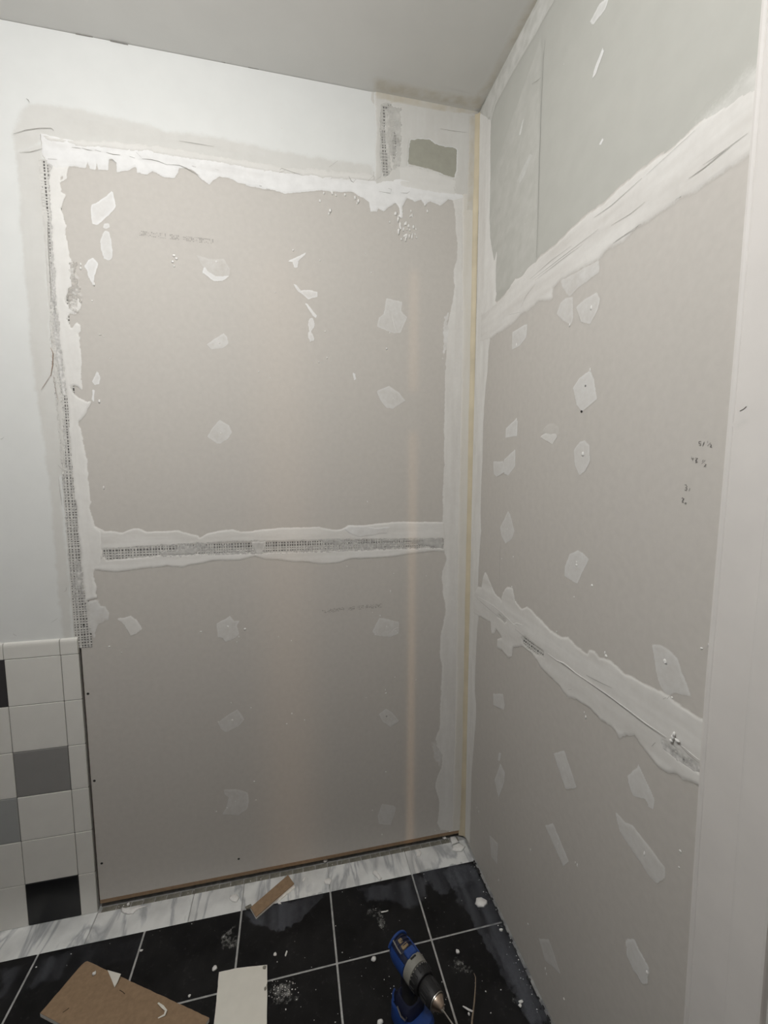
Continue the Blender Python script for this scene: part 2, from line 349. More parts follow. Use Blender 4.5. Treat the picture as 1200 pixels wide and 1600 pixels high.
sheet('painted_plaster', wall_right, (0, -1.862, 2.455), (0.0127, YR, H), M['paint'], 0)

# ---- corner tape: a yellowed concave fillet running up the corner
bm = bmesh.new(); prof = [(-.022, -.0008), (-.016, -.0018), (-.010, -.0042), (-.006, -.0072), (-.0028, -.0115), (-.0008, -.0165)]
zs = np.linspace(0.012, H-.01, 60); grid = []
for z in zs:
    k = 1+.12*(fbm(np.array([z*9.0]), np.array([3.3]), 5)[0]-.5)*2
    grid.append([bm.verts.new((x*k, y*k, z)) for x, y in prof])
for i in range(len(zs)-1):
    for j in range(len(prof)-1): bm.faces.new((grid[i][j], grid[i][j+1], grid[i+1][j+1], grid[i+1][j]))
ct = obj('corner_tape', bm, M['bead'], wall_back, smooth=True)

# ---- mesh tape: woven threads over a flat dark strip painted as the seam's shade
def mesh_tape(parent, surf, p0, p1, width, skip=None, pitch=0.0088, tw=0.0046):
    (u0, v0), (u1, v1) = p0, p1; L = math.hypot(u1-u0, v1-v0); du, dv = (u1-u0)/L, (v1-v0)/L; nu, nv = -dv, du
    P = lambda t, w, h: xyz(surf, u0+du*t+nu*w, v0+dv*t+nv*w, h)
    bm = bmesh.new(); f = [bm.verts.new(P(*q, .0003)) for q in ((0, -width/2), (L, -width/2), (L, width/2), (0, width/2))]; bm.faces.new(f)
    b = obj('seam_shade_strip', bm, M['seam'], parent)
    bm = bmesh.new(); rnd = random.Random(int(L*1e4))
    def bar(ta, wa, tb, wb, ha, along):
        h2 = tw/2*rnd.uniform(.55, 1.25)*(1 if along else .9); d = (0, h2) if along else (h2, 0)
        A = [P(ta-d[0], wa-d[1], ha), P(tb-d[0], wb-d[1], ha), P(tb+d[0], wb+d[1], ha), P(ta+d[0], wa+d[1], ha)]
        B = [P(ta-d[0], wa-d[1], ha-.0005), P(tb-d[0], wb-d[1], ha-.0005), P(tb+d[0], wb+d[1], ha-.0005), P(ta+d[0], wa+d[1], ha-.0005)]
        va = [bm.verts.new(q) for q in A]; vb = [bm.verts.new(q) for q in B]; bm.faces.new(va)
        for k in range(4): bm.faces.new((va[k], vb[k], vb[(k+1) % 4], va[(k+1) % 4]))
    n = int(width/pitch)
    for k in range(n+1):
        w = -width/2+pitch*(k+rnd.uniform(-.15, .15)); bar(0, w, L, w+rnd.uniform(-.0008, .0008), .0010, True)
    t = 0.003
    while t < L:
        bar(t, -width/2, t+rnd.uniform(-.001, .001), width/2, .0013, False); t += pitch*rnd.uniform(.78, 1.22)
    o = obj('mesh_tape', bm, M['thread'], parent); bmesh_fix(o); o['kind'] = 'stuff'; return o
def bmesh_fix(o):
    b = bmesh.new(); b.from_mesh(o.data); bmesh.ops.recalc_face_normals(b, faces=b.faces[:]); b.to_mesh(o.data); b.free()
B2 = lambda *q: uv('back', *q); R2 = lambda *q: uv('right', *q)
mesh_tape(wall_back, 'back', B2(76, 250), B2(131, 1012), 0.050)
mesh_tape(wall_back, 'back', B2(140, 866), B2(694, 848), 0.043)
mesh_tape(wall_back, 'back', B2(606, 160), B2(612, 282), 0.075)
mesh_tape(wall_right, 'right', R2(762, 955), R2(1094, 1198), 0.046)
mesh_tape(wall_right, 'right', R2(764, 503), R2(1172, 208), 0.046)

# ---- joint compound on the back wall
def smear(parent, surf, pts, den, **k): mud('compound_smear', parent, surf, pts, M['mud_smear'], den=den, feather=6, jag=3, thick=.1, step=3, base=1.55, see=1.0, vary=1.5, **k)
JB = lambda loops, mat='mud', **k: mud('joint_compound', wall_back, 'back', loops, M[mat], **k)
# greige skim over the old paint, above and left of the opening
JB([(20, 208), (36, 172), (46, 162), (62, 164), (100, 166), (150, 178), (215, 192), (262, 206), (300, 209), (345, 217), (440, 237), (525, 251), (582, 258), (586, 284), (500, 274), (440, 272), (300, 249), (230, 236), (130, 226), (88, 218), (80, 226), (66, 214), (66, 222), (40, 235), (25, 238)], 'mud_grey', den=.8, feather=26, jag=4, thick=.4, ridge=(1, 0), sub='paint', vary=.4)
JB([(26, 236), (66, 226), (66, 260), (70, 330), (73, 420), (77, 480), (82, 560), (90, 600), (95, 640), (99, 665), (103, 715), (103, 740), (93, 745), (97, 800), (104, 870), (110, 940), (112, 998), (102, 1000), (92, 930), (86, 860), (80, 780), (70, 690), (58, 620), (50, 560), (44, 470), (36, 400), (31, 320), (28, 260)], 'mud_grey', den=.8, feather=22, jag=4, thick=.5, ridge=(0, 1), sub='paint', vary=.4)
JB([(68, 330), (73, 330), (77, 420), (81, 480), (86, 560), (93, 600), (98, 640), (100, 690), (101, 740), (97, 735), (92, 660), (82, 560), (74, 430)], 'mud_grey', den=.95, feather=6, jag=2, thick=.8, base=1.4, sub='greige')
# bright coat under the top seam, ragged lower edge over the grey sheet
JB([(64, 208), (90, 215), (130, 222), (230, 233), (300, 246), (330, 250), (440, 268), (480, 272), (520, 275), (585, 283), (640, 276), (722, 296), (725, 310), (708, 314), (700, 312), (688, 322), (672, 315), (664, 320), (658, 312), (648, 315), (636, 309), (629, 324), (629, 340), (626, 342), (623, 324), (618, 317), (607, 324), (600, 331), (591, 326), (589, 331), (579, 331), (576, 316), (568, 310), (560, 306), (550, 300), (536, 300), (500, 298), (480, 300), (452, 303), (446, 303), (430, 298), (406, 294), (390, 291), (372, 285), (358, 278), (342, 276), (332, 282), (327, 288), (312, 278), (304, 268), (290, 262), (280, 263), (278, 270), (272, 278), (258, 277), (238, 268), (230, 273), (215, 270), (212, 261), (200, 267), (183, 269), (182, 255), (173, 248), (170, 250), (169, 267), (154, 265), (151, 255), (149, 265), (141, 264), (137, 254), (134, 263), (118, 261), (108, 260), (92, 275), (84, 262), (76, 258), (66, 240)], 'mud_bright', feather=3, jag=1.5, thick=1.8, step=3, base=.9, ridge=(1, 0))
JB([(70, 214), (130, 220), (230, 226), (330, 243), (440, 261), (520, 268), (584, 274), (584, 282), (520, 279), (440, 272), (330, 254), (230, 238), (130, 229), (80, 222)], 'mud', den=.55, feather=24, jag=4, thick=.3, base=2.7, sub='greige', ridge=(1, 0))
# left inner coat, right of the tape
JB([[(76, 250), (88, 262), (108, 260), (105, 270), (104, 278), (95, 286), (96, 300), (104, 305), (100, 314), (95, 327), (98, 336), (100, 346), (105, 355), (102, 366), (106, 384), (109, 402), (115, 412), (116, 428), (120, 444), (124, 458), (128, 468), (126, 482), (118, 491), (108, 488), (104, 498), (112, 513), (120, 504), (127, 508), (127, 518), (123, 522), (126, 540), (126, 552), (127, 570), (127, 590), (129, 610), (122, 604), (115, 601), (110, 604), (114, 614), (124, 623), (136, 629), (142, 628), (140, 634), (138, 640), (133, 648), (123, 660), (127, 672), (130, 690), (133, 705), (136, 720), (138, 738), (137, 748), (140, 760), (142, 784), (140, 795), (142, 802), (148, 822), (160, 830), (160, 880), (147, 892), (146, 902), (150, 918), (151, 934), (134, 938), (129, 900), (125, 850), (121, 800), (116, 760), (112, 720), (109, 680), (108, 650), (106, 625), (101, 590), (95, 545), (91, 500), (86, 440), (82, 380), (78, 300)],
    [(78, 254), (81, 253), (82, 262), (78, 267)], [(107, 455), (112, 450), (112, 470), (106, 478), (100, 468)], [(94, 276), (99, 272), (100, 280), (95, 282)]], 'mud', feather=3, jag=2.5, thick=1.6, step=3, base=1.3, ridge=(0, 1))
JB([(103, 420), (121, 428), (127, 460), (124, 490), (110, 470), (105, 445)], 'mud_thin', den=.25, feather=10, jag=8, thick=.5, step=3, base=1.0)
JB([(134, 941), (150, 938), (158, 946), (165, 948), (170, 957), (168, 968), (156, 974), (150, 985), (148, 998), (143, 992), (139, 985), (136, 970)], 'mud_thin', den=.6, feather=4, jag=4, thick=1, step=3)
# horizontal seam, upper and lower strokes
JB([(130, 862), (132, 828), (148, 822), (164, 831), (174, 830), (192, 833), (204, 827), (216, 825.6), (230, 831), (240, 831), (260, 830), (278, 829), (294, 834), (309, 837), (312, 840), (324, 834), (340, 830), (362, 827.6), (376, 831), (392, 830), (410, 827), (440, 825), (480, 824), (500, 824), (522, 828), (534, 827), (544, 821), (572, 821), (590, 818), (620, 815.6), (660, 815.6), (694, 816), (696, 842), (560, 843), (446, 846), (360, 847), (262, 853), (146, 860)], 'mud', den=.80, feather=3, jag=1.6, thick=1.2, step=3, base=1.3, ridge=(1, 0), vary=1.1)
JB([(130, 862), (156, 862), (161, 868), (168, 875), (262, 867), (411, 864), (560, 859), (696, 855), (694, 862), (676, 861), (640, 865.6), (610, 870), (576, 871.6), (548, 873), (528, 880), (506, 881), (480, 878), (456, 878), (432, 874), (414, 874), (398, 869), (376, 875), (336, 876), (310, 881), (300, 882), (286, 886), (260, 884), (240, 888), (236, 887), (200, 891), (178, 894), (150, 891), (132, 890)], 'mud', den=.80, feather=3, jag=1.6, thick=1.2, step=3, base=1.3, ridge=(1, 0), vary=1.1)
JB([(392, 846), (415, 846), (412, 868), (400, 868)], 'mud', den=.75, feather=5, jag=3, thick=.8, base=1.6, step=3, see=1.0)
JB([(250, 862), (300, 856), (330, 858), (300, 866), (255, 870)], 'mud', den=.4, feather=4, jag=5, thick=.5, base=1.6, step=3, see=1.0)
JB([(500, 842), (525, 842), (545, 848), (530, 852), (505, 848)], 'mud', den=.5, feather=4, jag=4, thick=.5, base=1.6, step=3, see=1.0)
JB([(590, 842), (692, 840), (692, 858), (640, 848), (600, 848)], 'mud', den=.4, feather=4, jag=4, thick=.5, base=1.6, step=3, see=1.0)
JB([(536, 827), (545, 821), (572, 821), (588, 824), (610, 822), (605, 834), (560, 840), (545, 834)], 'mud_bright', den=.7, feather=2.5, jag=1, thick=1.6, base=1.8, step=3)
smear(wall_back, 'back', [(142, 852), (400, 842), (694, 838), (694, 860), (400, 868), (142, 876)], .10, ridge=(1, 0))
smear(wall_back, 'back', [(74, 250), (86, 250), (100, 560), (112, 690), (126, 840), (142, 1012), (122, 1012), (104, 840), (92, 690), (80, 560)], .12, ridge=(0, 1))
smear(wall_back, 'back', [(76, 250), (84, 250), (92, 460), (100, 560), (106, 620), (96, 620), (86, 540), (80, 460)], .6, ridge=(0, 1))
JB([(104, 400), (117, 412), (121, 440), (129, 470), (124, 492), (108, 488), (104, 460), (110, 440)], 'scrape', den=.45, feather=7, jag=7, thick=.1, step=3, base=2.4, vary=1.6, see=1.0)
# corner coat
JB([(706, 300), (745, 300), (742, 562), (734, 800), (725, 1096), (717, 1297), (688, 1297), (684, 1286), (686, 1272), (687, 1252), (683, 1240), (680, 1224), (683, 1212), (690, 1200), (690, 1180), (680, 1166), (680, 1154), (687, 1140), (688, 1100), (691, 1044), (687, 1025), (689, 987), (696, 961), (696, 942), (691, 927), (691, 894), (698, 875), (694, 862), (692, 817), (692, 762), (694, 725), (694, 650), (696, 575), (697, 548), (698, 520), (702, 492), (708, 472), (710, 448), (708, 424), (711, 414), (714, 400), (715, 380), (712, 362), (711, 340), (709, 318)], 'mud', den=.72, feather=4, jag=2.5, thick=.8, step=4, ridge=(0, 1), vary=.7)
JB([(722, 300), (748, 300), (744, 562), (736, 800), (728, 1096), (719, 1297), (706, 1297), (712, 1096), (716, 800), (722, 562)], 'mud_tan', den=.28, feather=34, jag=2, thick=.1, base=1.9, sub='mud', vary=.3, ridge=(0, 1))
JB([(690, 1150), (676, 1160), (678, 1180), (688, 1200), (694, 1180)], 'mud_thin', den=.3, feather=10, jag=8, thick=.5, step=3)
JB([(693, 495), (701, 488), (698, 540), (692, 560)], 'mud_bright', den=.55, feather=5, jag=7, thick=1, step=3)
# coat around the small green-grey piece in the upper corner, open where the tape shows
JB([[(585, 141), (600, 140), (748, 172), (744, 305), (716, 306), (640, 282), (586, 290), (588, 200)],
    [(640, 218), (654, 217), (672, 217), (680, 224), (696, 229), (708, 229), (715, 234), (714, 264), (710, 279), (700, 279), (688, 271), (672, 267), (654, 262), (637, 259), (638, 236)],
    [(597, 166), (612, 160), (613, 167), (603, 173), (602, 215), (605, 245), (609, 275), (597, 276), (594, 240), (596, 200)],
    [(613, 204), (617, 204), (622, 214), (630, 221), (620, 226), (619, 245), (615, 252), (612, 232)]], 'mud_grey', den=.97, feather=5, jag=2, thick=1.0, step=3, base=1.3, ridge=(0, 1), sub='paint')
JB([(592, 160), (626, 170), (626, 262), (600, 280), (592, 240)], 'mud_grey', den=.3, feather=8, jag=6, thick=.6, step=3, base=1.6, see=1.0)
JB([(622, 262), (640, 259), (672, 267), (714, 281), (712, 306), (660, 300), (625, 292)], 'mud', den=.6, feather=12, jag=2, thick=.8, base=1.9, ridge=(1, 0), step=3, sub='greige')
JB([(586, 134), (748, 167), (748, 180), (690, 176), (586, 156)], 'mud_tan', den=.4, feather=34, jag=2, thick=.3, base=2.4, sub='greige')
JB([(732, 180), (750, 180), (746, 330), (728, 330)], 'mud_tan', den=.3, feather=30, jag=2, thick=.3, base=2.4, sub='greige')

# ---- screw patches and trowel marks on the back wall (outline, coverage, bright screw dot)
PB = lambda pts, mat='mud_thin', **k: mud('screw_patch', wall_back, 'back', pts, M[mat], **{**dict(den=.42, feather=3, jag=1.2, thick=.5, step=3, vary=.5, rim=.7), **k, 'den': min(1, k.get('den', .42)*1.45)})
PB([(143, 320), (154, 315), (164, 308), (174, 298), (177, 300), (180, 314), (182, 322), (178, 328), (170, 336), (152, 352), (144, 350), (142, 330)], 'mud_bright', den=.75, thick=1)
PB([(163, 350), (170, 349), (172, 355), (166, 358), (161, 356)], den=.6)
PB([(164, 360), (171, 362), (174, 374), (176, 390), (175, 404), (170, 407), (163, 404), (158, 390), (157, 378), (160, 366)], den=.65)
PB([(145, 402), (154, 412), (151, 422), (148, 430), (147, 440), (148, 446), (145, 445), (138, 432), (137, 424), (132, 416), (138, 406)], 'mud_bright', den=.8, thick=1.4)
PB([(306, 398), (325, 405), (350, 405), (359, 420), (358, 432), (340, 438), (322, 425), (312, 408)], den=.2, feather=8)
PB([(320, 414), (326, 422), (340, 430), (358, 431), (348, 439), (334, 439), (320, 428), (316, 426)], 'mud_bright', den=.7, feather=5)
PB([(323, 538), (334, 530), (350, 521), (354, 526), (357, 536), (348, 544), (330, 546)])
PB([(604, 466), (628, 472), (627, 486), (636, 496), (626, 520), (616, 521), (602, 516), (589, 510), (592, 496), (599, 491)])
PB([(588, 611), (608, 603), (621, 612), (633, 626), (614, 639), (604, 637), (595, 626)])
PB([(324, 682), (332, 669), (343, 656), (358, 665), (362, 676), (356, 686), (345, 693), (339, 693), (326, 684)])
PB([(450, 408), (478, 394), (477, 399), (466, 408), (465, 418), (460, 419), (457, 410)], 'mud_bright', den=.7, thick=1)
PB([(457, 443), (463, 445), (470, 454), (482, 453), (496, 456), (496, 464), (482, 468), (473, 460), (466, 456)], 'mud_bright', den=.6, thick=1)
PB([(476, 473), (480, 475), (495, 493), (494, 498), (489, 494)], 'mud_bright', den=.7, thick=1, step=2.5)
PB([(483, 498), (488, 496), (490, 510), (488, 518), (491, 530), (484, 534), (482, 524)], 'mud_bright', den=.55, jag=4, thick=1, step=2.5)
PB([(551, 582), (555, 584), (556, 592), (553, 595)], 'mud_bright', den=.7, thick=1, step=2.5)
PB([(152, 580), (157, 590), (155, 600), (148, 602), (143, 596), (148, 588)], 'mud_bright', den=.6)
PB([(145, 609), (148, 610), (147, 628), (143, 624)], 'mud_bright', den=.7, step=2.5)
PB([(182, 967), (205, 961), (214, 970), (222, 983), (212, 990), (204, 992), (197, 982), (190, 972)], 'mud', den=.75, jag=2.5)
PB([(338, 974), (354, 966), (359, 962), (366, 970), (374, 970), (370, 978), (374, 990), (368, 996), (352, 1003), (348, 997), (340, 996)])
PB([(341, 1129), (352, 1120), (371, 1108), (382, 1124), (372, 1135), (353, 1144), (345, 1139)], den=.34)
PB([(349, 1233), (368, 1233), (387, 1238), (389, 1250), (386, 1264), (372, 1274), (348, 1272), (353, 1262), (357, 1246), (350, 1241)], den=.36)
PB([(592, 966), (600, 966), (623, 972), (623, 990), (610, 995), (588, 993), (582, 987), (586, 977)], den=.4)
PB([(592, 1116), (603, 1107), (614, 1114), (624, 1127), (610, 1136), (598, 1128)], den=.38)
PB([(597, 1256), (616, 1259), (619, 1262), (611, 1289), (592, 1287), (590, 1274)], den=.36)

# ---- joint compound on the right wall
JR = lambda loops, mat='mud', **k: mud('joint_compound', wall_right, 'right', loops, M[mat], **k)
JR([(753, 490), (758, 488), (773, 476), (786, 464), (806, 435), (814, 433), (828, 416), (840, 406), (860, 390), (870, 382), (920, 333), (943, 319), (1002, 265), (1051, 232), (1088, 197), (1121, 174), (1144, 160), (1186, 136), (1186, 232), (1168, 244), (1142, 258), (1118, 277), (1090, 298), (1060, 312), (1030, 333), (1013, 347), (997, 352), (976, 375), (948, 389), (936, 404), (900, 426), (874, 440), (864, 450), (863, 466), (858, 469), (842, 469), (834, 478), (824, 486), (816, 488), (806, 502), (786, 516), (776, 522), (766, 530), (750, 535)], 'mud', den=.66, feather=11, jag=2.5, thick=.6, step=4, base=1.4, ridge=(1, 0), vary=.9)
JR([(960, 330), (1050, 240), (1190, 95), (1190, 190), (1060, 270), (970, 340)], 'mud', den=.45, feather=50, jag=5, thick=.2, step=6, base=.9, sub='primed')
JR([(876, 438), (936, 406), (937, 424), (900, 452), (892, 462), (888, 462), (880, 450)], 'mud_thin', den=.45, feather=4, jag=1.5, thick=.6)
JR([(749, 176), (760, 182), (767, 186), (766, 240), (767, 300), (766, 340), (767, 370), (773, 405), (775, 395), (777, 386), (778, 396), (776, 420), (776, 460), (774, 470), (790, 490), (766, 530), (763, 550), (762, 580), (759, 604), (757, 630), (755, 670), (754, 720), (752, 760), (751, 800), (752, 830), (751, 840), (748, 890), (747, 916), (748, 965), (746, 980), (743, 1040), (742, 1080), (744, 1100), (744, 1120), (740, 1170), (737, 1210), (735, 1280), (734, 1318), (722, 1298), (726, 1096), (735, 800), (743, 562), (748, 337)], 'mud', den=.85, feather=3, jag=1, thick=1.0, step=3, ridge=(0, 1))
JR([[(740, 930), (747, 916), (753, 918), (754, 908), (756, 898), (759, 895), (763, 902), (774, 928), (784, 938), (786, 925), (793, 917), (802, 919), (805, 940), (816, 951), (824, 949), (832, 955), (848, 970), (862, 986), (878, 995), (888, 995), (900, 1008), (918, 1022), (920, 1014), (930, 1018), (938, 1029), (956, 1034), (976, 1054), (992, 1060), (1008, 1069), (1028, 1079), (1046, 1088), (1056, 1098), (1072, 1110), (1092, 1122), (1110, 1130), (1110, 1236), (1091, 1226), (1082, 1222), (1068, 1218), (1058, 1207), (1046, 1210), (1032, 1200), (1020, 1186), (1006, 1170), (998, 1158), (992, 1150), (980, 1149), (968, 1153), (958, 1138), (938, 1122), (926, 1110), (914, 1101), (902, 1094), (888, 1090), (872, 1068), (844, 1042), (840, 1034), (832, 1022), (816, 1009), (802, 1012), (800, 1026), (795, 1028), (784, 1016), (776, 1012), (778, 1000), (784, 996), (776, 982), (772, 990), (769, 990), (767, 972), (756, 966), (748, 962), (740, 958)], [(815, 997), (822, 995), (836, 1008), (850, 1019), (851, 1027), (838, 1022), (818, 1006)], [(781, 960), (792, 969), (789, 973), (778, 963)], [(1036, 1158), (1050, 1165), (1074, 1183), (1096, 1200), (1096, 1208), (1060, 1186), (1038, 1166)]], 'mud', den=.78, feather=4, jag=2.5, thick=1.0, step=3.5, base=1.3, ridge=(1, 0), vary=.9)
smear(wall_right, 'right', [(1030, 1152), (1050, 1160), (1094, 1192), (1096, 1212), (1060, 1194), (1034, 1170)], .62)
JR([(750, 176), (842, -10), (872, -10), (832, 60), (802, 110), (775, 162), (768, 190)], 'mud', den=.35, feather=14, jag=3, thick=.5)
JR([(762, 186), (842, -10), (850, -10), (790, 120), (764, 190)], 'mud_grey', den=.3, feather=14, jag=3, thick=.5)
JR([(760, 300), (845, 60), (836, 420), (790, 450), (765, 460)], 'mud_grey', den=.2, feather=20, jag=4, thick=.3, step=6)
PR = lambda pts, mat='mud_thin', **k: mud('screw_patch', wall_right, 'right', pts, M[mat], **{**dict(den=.42, feather=3, jag=1.2, thick=.5, step=3, vary=.35, rim=.7), **k, 'den': min(1, k.get('den', .42)*1.45)})
for pts, kw in (
    ([(801, 519), (812, 512), (824, 506), (822, 528), (812, 540), (800, 546)], dict(den=.5)),
    ([(870, 490), (876, 474), (884, 466), (895, 464), (896, 496), (892, 508), (880, 500)], dict(den=.35, feather=7)),
    ([(900, 480), (916, 466), (933, 456), (937, 468), (934, 484), (922, 506), (908, 502)], dict(den=.38)),
    ([(906, 590), (922, 579), (928, 592), (933, 624), (910, 642), (901, 632), (897, 612), (895, 606)], dict(den=.5)),
    ([(807, 654), (809, 658), (808, 681), (790, 684), (791, 669)], dict(den=.6)),
    ([(844, 682), (858, 675), (870, 676), (871, 682), (863, 694)], dict(mat='mud', den=.6)),
    ([(848, 676), (855, 664), (870, 662), (874, 676), (862, 682)], dict(mat='mud', den=.12, feather=10, jag=8)),
    ([(897, 703), (906, 690), (914, 688), (921, 696), (922, 720), (914, 736), (906, 742), (899, 728)], dict(den=.42)),
    ([(771, 721), (787, 721), (788, 738), (776, 745), (772, 740)], dict(den=.5)),
    ([(788, 718), (805, 702), (805, 728), (794, 743), (788, 740), (787, 728)], dict(den=.55)),
    ([(794, 798), (798, 806), (804, 830), (800, 842), (790, 850), (784, 838), (782, 824), (788, 812)], dict(den=.45)),
    ([(890, 866), (903, 860), (912, 866), (920, 874), (902, 912), (882, 900), (883, 886)], dict(den=.5)),
    ([(1018, 1007), (1032, 1008), (1046, 1017), (1058, 1028), (1066, 1050), (1081, 1089), (1054, 1082), (1045, 1086), (1040, 1084), (1031, 1070), (1025, 1048), (1023, 1030)], dict(den=.45, feather=4)),
    ([(1045, 1017), (1052, 1020), (1060, 1032), (1056, 1030)], dict(mat='mud', den=.7)),
    ([(771, 1084), (786, 1084), (789, 1102), (787, 1110), (771, 1101)], dict(den=.45)),
    ([(782, 1192), (789, 1207), (788, 1222), (779, 1247), (773, 1219)], dict(den=.5)),
    ([(780, 1176), (783, 1177), (781, 1189), (778, 1188)], dict(den=.5, step=2)),
    ([(865, 1177), (882, 1173), (901, 1230), (884, 1233)], dict(den=.5)),
    ([(982, 1214), (996, 1200), (998, 1196), (1024, 1250), (1020, 1264), (1014, 1262), (1008, 1248), (990, 1244), (985, 1228)], dict(den=.5, jag=2)),
    ([(765, 1305), (778, 1318), (777, 1350), (768, 1339)], dict(den=.38)),
    ([(852, 1290), (864, 1286), (889, 1346), (880, 1353)], dict(den=.5)),
    ([(962, 1268), (978, 1286), (989, 1290), (1038, 1354), (1039, 1372), (1026, 1379), (1015, 1369), (968, 1299)], dict(den=.42)),
    ([(842, 1466), (858, 1468), (876, 1522), (865, 1511), (852, 1500)], dict(den=.42)),
    ([(978, 1468), (992, 1470), (1013, 1511), (1011, 1534), (1004, 1538), (989, 1511), (979, 1492)], dict(den=.6, jag=3)),
    ([(942, 74), (944, 80), (931, 116), (926, 122), (929, 108)], dict(mat='mud_bright', den=.6)),
    ([(810, 214), (816, 188), (821, 180), (814, 214)], dict(mat='mud_bright', den=.5)),
    ([(806, 286), (828, 238), (834, 240), (820, 276), (812, 290)], dict(den=.3, feather=8)),
    ([(820, 190), (830, 152), (836, 160), (826, 196)], dict(den=.25, feather=8)),
    ([(936, 226), (941, 217), (943, 218), (939, 226)], dict(mat='mud_bright', den=.7, step=2)),
    ([(922, 34), (937, 6), (952, -4), (946, 14), (928, 38)], dict(mat='mud_bright', den=.5)),
    ([(806, 345), (826, 312), (830, 318), (814, 350)], dict(den=.25, feather=8))):
    PR(pts, **kw)
# stains where walls meet the ceiling
mud('yellowed_caulk', ceiling, 'ceil', [(584, 124), (590, 122), (700, 146), (742, 152), (760, 132), (828, 0), (850, -20), (853, -20), (844, 0), (751, 170), (585, 141)], M['mud_tan'], den=.34, feather=40, jag=2, thick=.4, step=6)
for k, x in enumerate(((118, 53, 145, 58), (172, 64, 200, 70), (338, 94, 352, 98), (388, 105, 404, 108))):
    obj('ceiling_gap', tube(bmesh.new(), [hit(x[0], x[1], 1, -.0006), hit(x[2], x[3], 1, -.0006)], .0012, 4), M['crack'], wall_back)

# ---- small parts on the walls, joined per wall because they are too fine to pick apart
def strokes(name, parent, surf, lines, mat, h=.0022):
    bm = bmesh.new(); a, val, _, sg = SURF[surf]
    for w, pts in lines:
        P = [hit(*q, a, val+sg*h) for q in pts]
        rr = [w/2000*.62*(.45 if k in (0, len(P)-1) else 1) for k in range(len(P))]
        tube(bm, P, rr, 5)
    for v in bm.verts:
        v.co[a] = val+sg*h + (v.co[a]-val-sg*h)*.35
    o = obj(name, bm, mat, parent); o['kind'] = 'stuff'; return o
strokes('crack', wall_back, 'back', [
    (2, [(21, 209), (40, 203), (62, 200), (80, 200), (84, 204)]), (2, [(30, 238), (48, 237), (66, 232)]), (1.5, [(63, 209), (63, 219)]), (2, [(75, 248), (89, 249)]),
    (1.6, [(112, 230), (122, 231), (126, 232)]), (1.8, [(128, 231), (137, 234), (144, 235)]), (2, [(148, 234), (158, 237)]), (2.4, [(166, 238), (176, 241), (188, 242)]), (2.2, [(170, 249), (176, 249), (182, 255)]),
    (2, [(202, 244), (211, 247)]), (1.6, [(213, 238), (221, 246)]), (1.8, [(222, 248), (236, 249), (248, 252), (262, 258)]), (1.8, [(262, 257), (280, 258), (290, 262), (300, 268), (312, 274)]), (2.4, [(300, 259), (306, 261)]),
    (1.6, [(280, 220), (300, 223), (335, 229)]), (2, [(437, 266), (440, 263), (460, 270), (472, 274)]), (2, [(436, 270), (446, 266)]), (3.2, [(405, 290), (409, 291)]), (3.6, [(416, 295), (422, 296)]), (1.4, [(336, 264), (342, 266)]),
    (1.6, [(514, 261), (528, 251)]), (3, [(545, 275), (549, 283), (553, 285)]), (2, [(553, 284), (556, 280)]), (2, [(517, 279), (519, 278)]), (1.6, [(575, 283), (584, 274)]), (1.6, [(586, 282), (595, 276)]), (1.5, [(592, 299), (610, 302), (612, 296), (606, 294)]),
    (1.6, [(626, 301), (636, 302), (640, 299)]), (2, [(709, 292), (711, 298)]), (1.2, [(688, 201), (705, 204), (730, 207)]), (1.4, [(639, 260), (646, 260)]), (1.6, [(74, 345), (75, 380), (78, 430), (80, 470)]),
    (2.6, [(41, 154), (44, 156), (46, 160)]), (1.6, [(0, 686), (3, 686), (6, 683)]), (1.6, [(80, 973), (90, 966)]), (2, [(20, 990), (26, 994)]), (1.6, [(99, 925), (103, 923), (104, 918)]), (2, [(91, 727), (98, 735)]),
    (1.2, [(722, 340), (722, 420)]), (1.4, [(91, 745), (94, 770), (97, 790)])], M['crack'], h=.0034)
strokes('rusty_crack', wall_back, 'back', [(2.5, [(80, 530), (82, 536)]), (4, [(79, 543), (83, 552), (82, 570), (79, 588)]), (2, [(79, 586), (70, 600), (64, 609)]), (1.6, [(83, 586), (87, 610), (91, 626)])], M['rust'], h=.0034)
strokes('crack', wall_right, 'right', [
    (1.2, [(832, 437), (880, 400), (935, 358)]), (1.2, [(836, 438), (880, 404), (910, 382)]), (1.2, [(828, 436), (860, 408), (893, 384)]), (1.4, [(928, 340), (955, 321), (1003, 278)]), (1.2, [(1010, 273), (1085, 204)]),
    (1.6, [(958, 380), (966, 374), (997, 353)]), (1.8, [(1076, 279), (1100, 262), (1140, 230)]), (1.4, [(1098, 258), (1130, 236), (1168, 208)]), (1.2, [(814, 480), (822, 462), (836, 444)]), (1.2, [(795, 492), (812, 488)]), (1.2, [(955, 352), (985, 334), (1008, 315)]),
    (1.6, [(745, 935), (760, 948), (778, 963)]), (2, [(805, 983), (825, 1000), (850, 1018)]), (1.6, [(858, 1022), (882, 1040), (922, 1068), (960, 1095), (1008, 1132), (1040, 1154)]), (1.4, [(916, 1055), (935, 1065), (956, 1075)]), (1.8, [(1018, 1166), (1024, 1160)]),
    (1.6, [(888, 1078), (893, 1077)]), (1.8, [(1036, 1092), (1041, 1090)]), (1.8, [(1042, 1092), (1046, 1088)]), (1.4, [(1060, 1162), (1075, 1178), (1092, 1192)]), (1.6, [(831, 131), (838, 127), (845, 121)]),
    (1.2, [(743, 1308), (741, 1322)])], M['crack'], h=.0030)
strokes('pencil_line', wall_right, 'right', [(1.1, [(852, 60), (849, 90), (845, 180), (842, 280), (838, 402)]), (1.0, [(782, 846), (781, 870), (780, 915)])], M['pencil'], h=.0012)
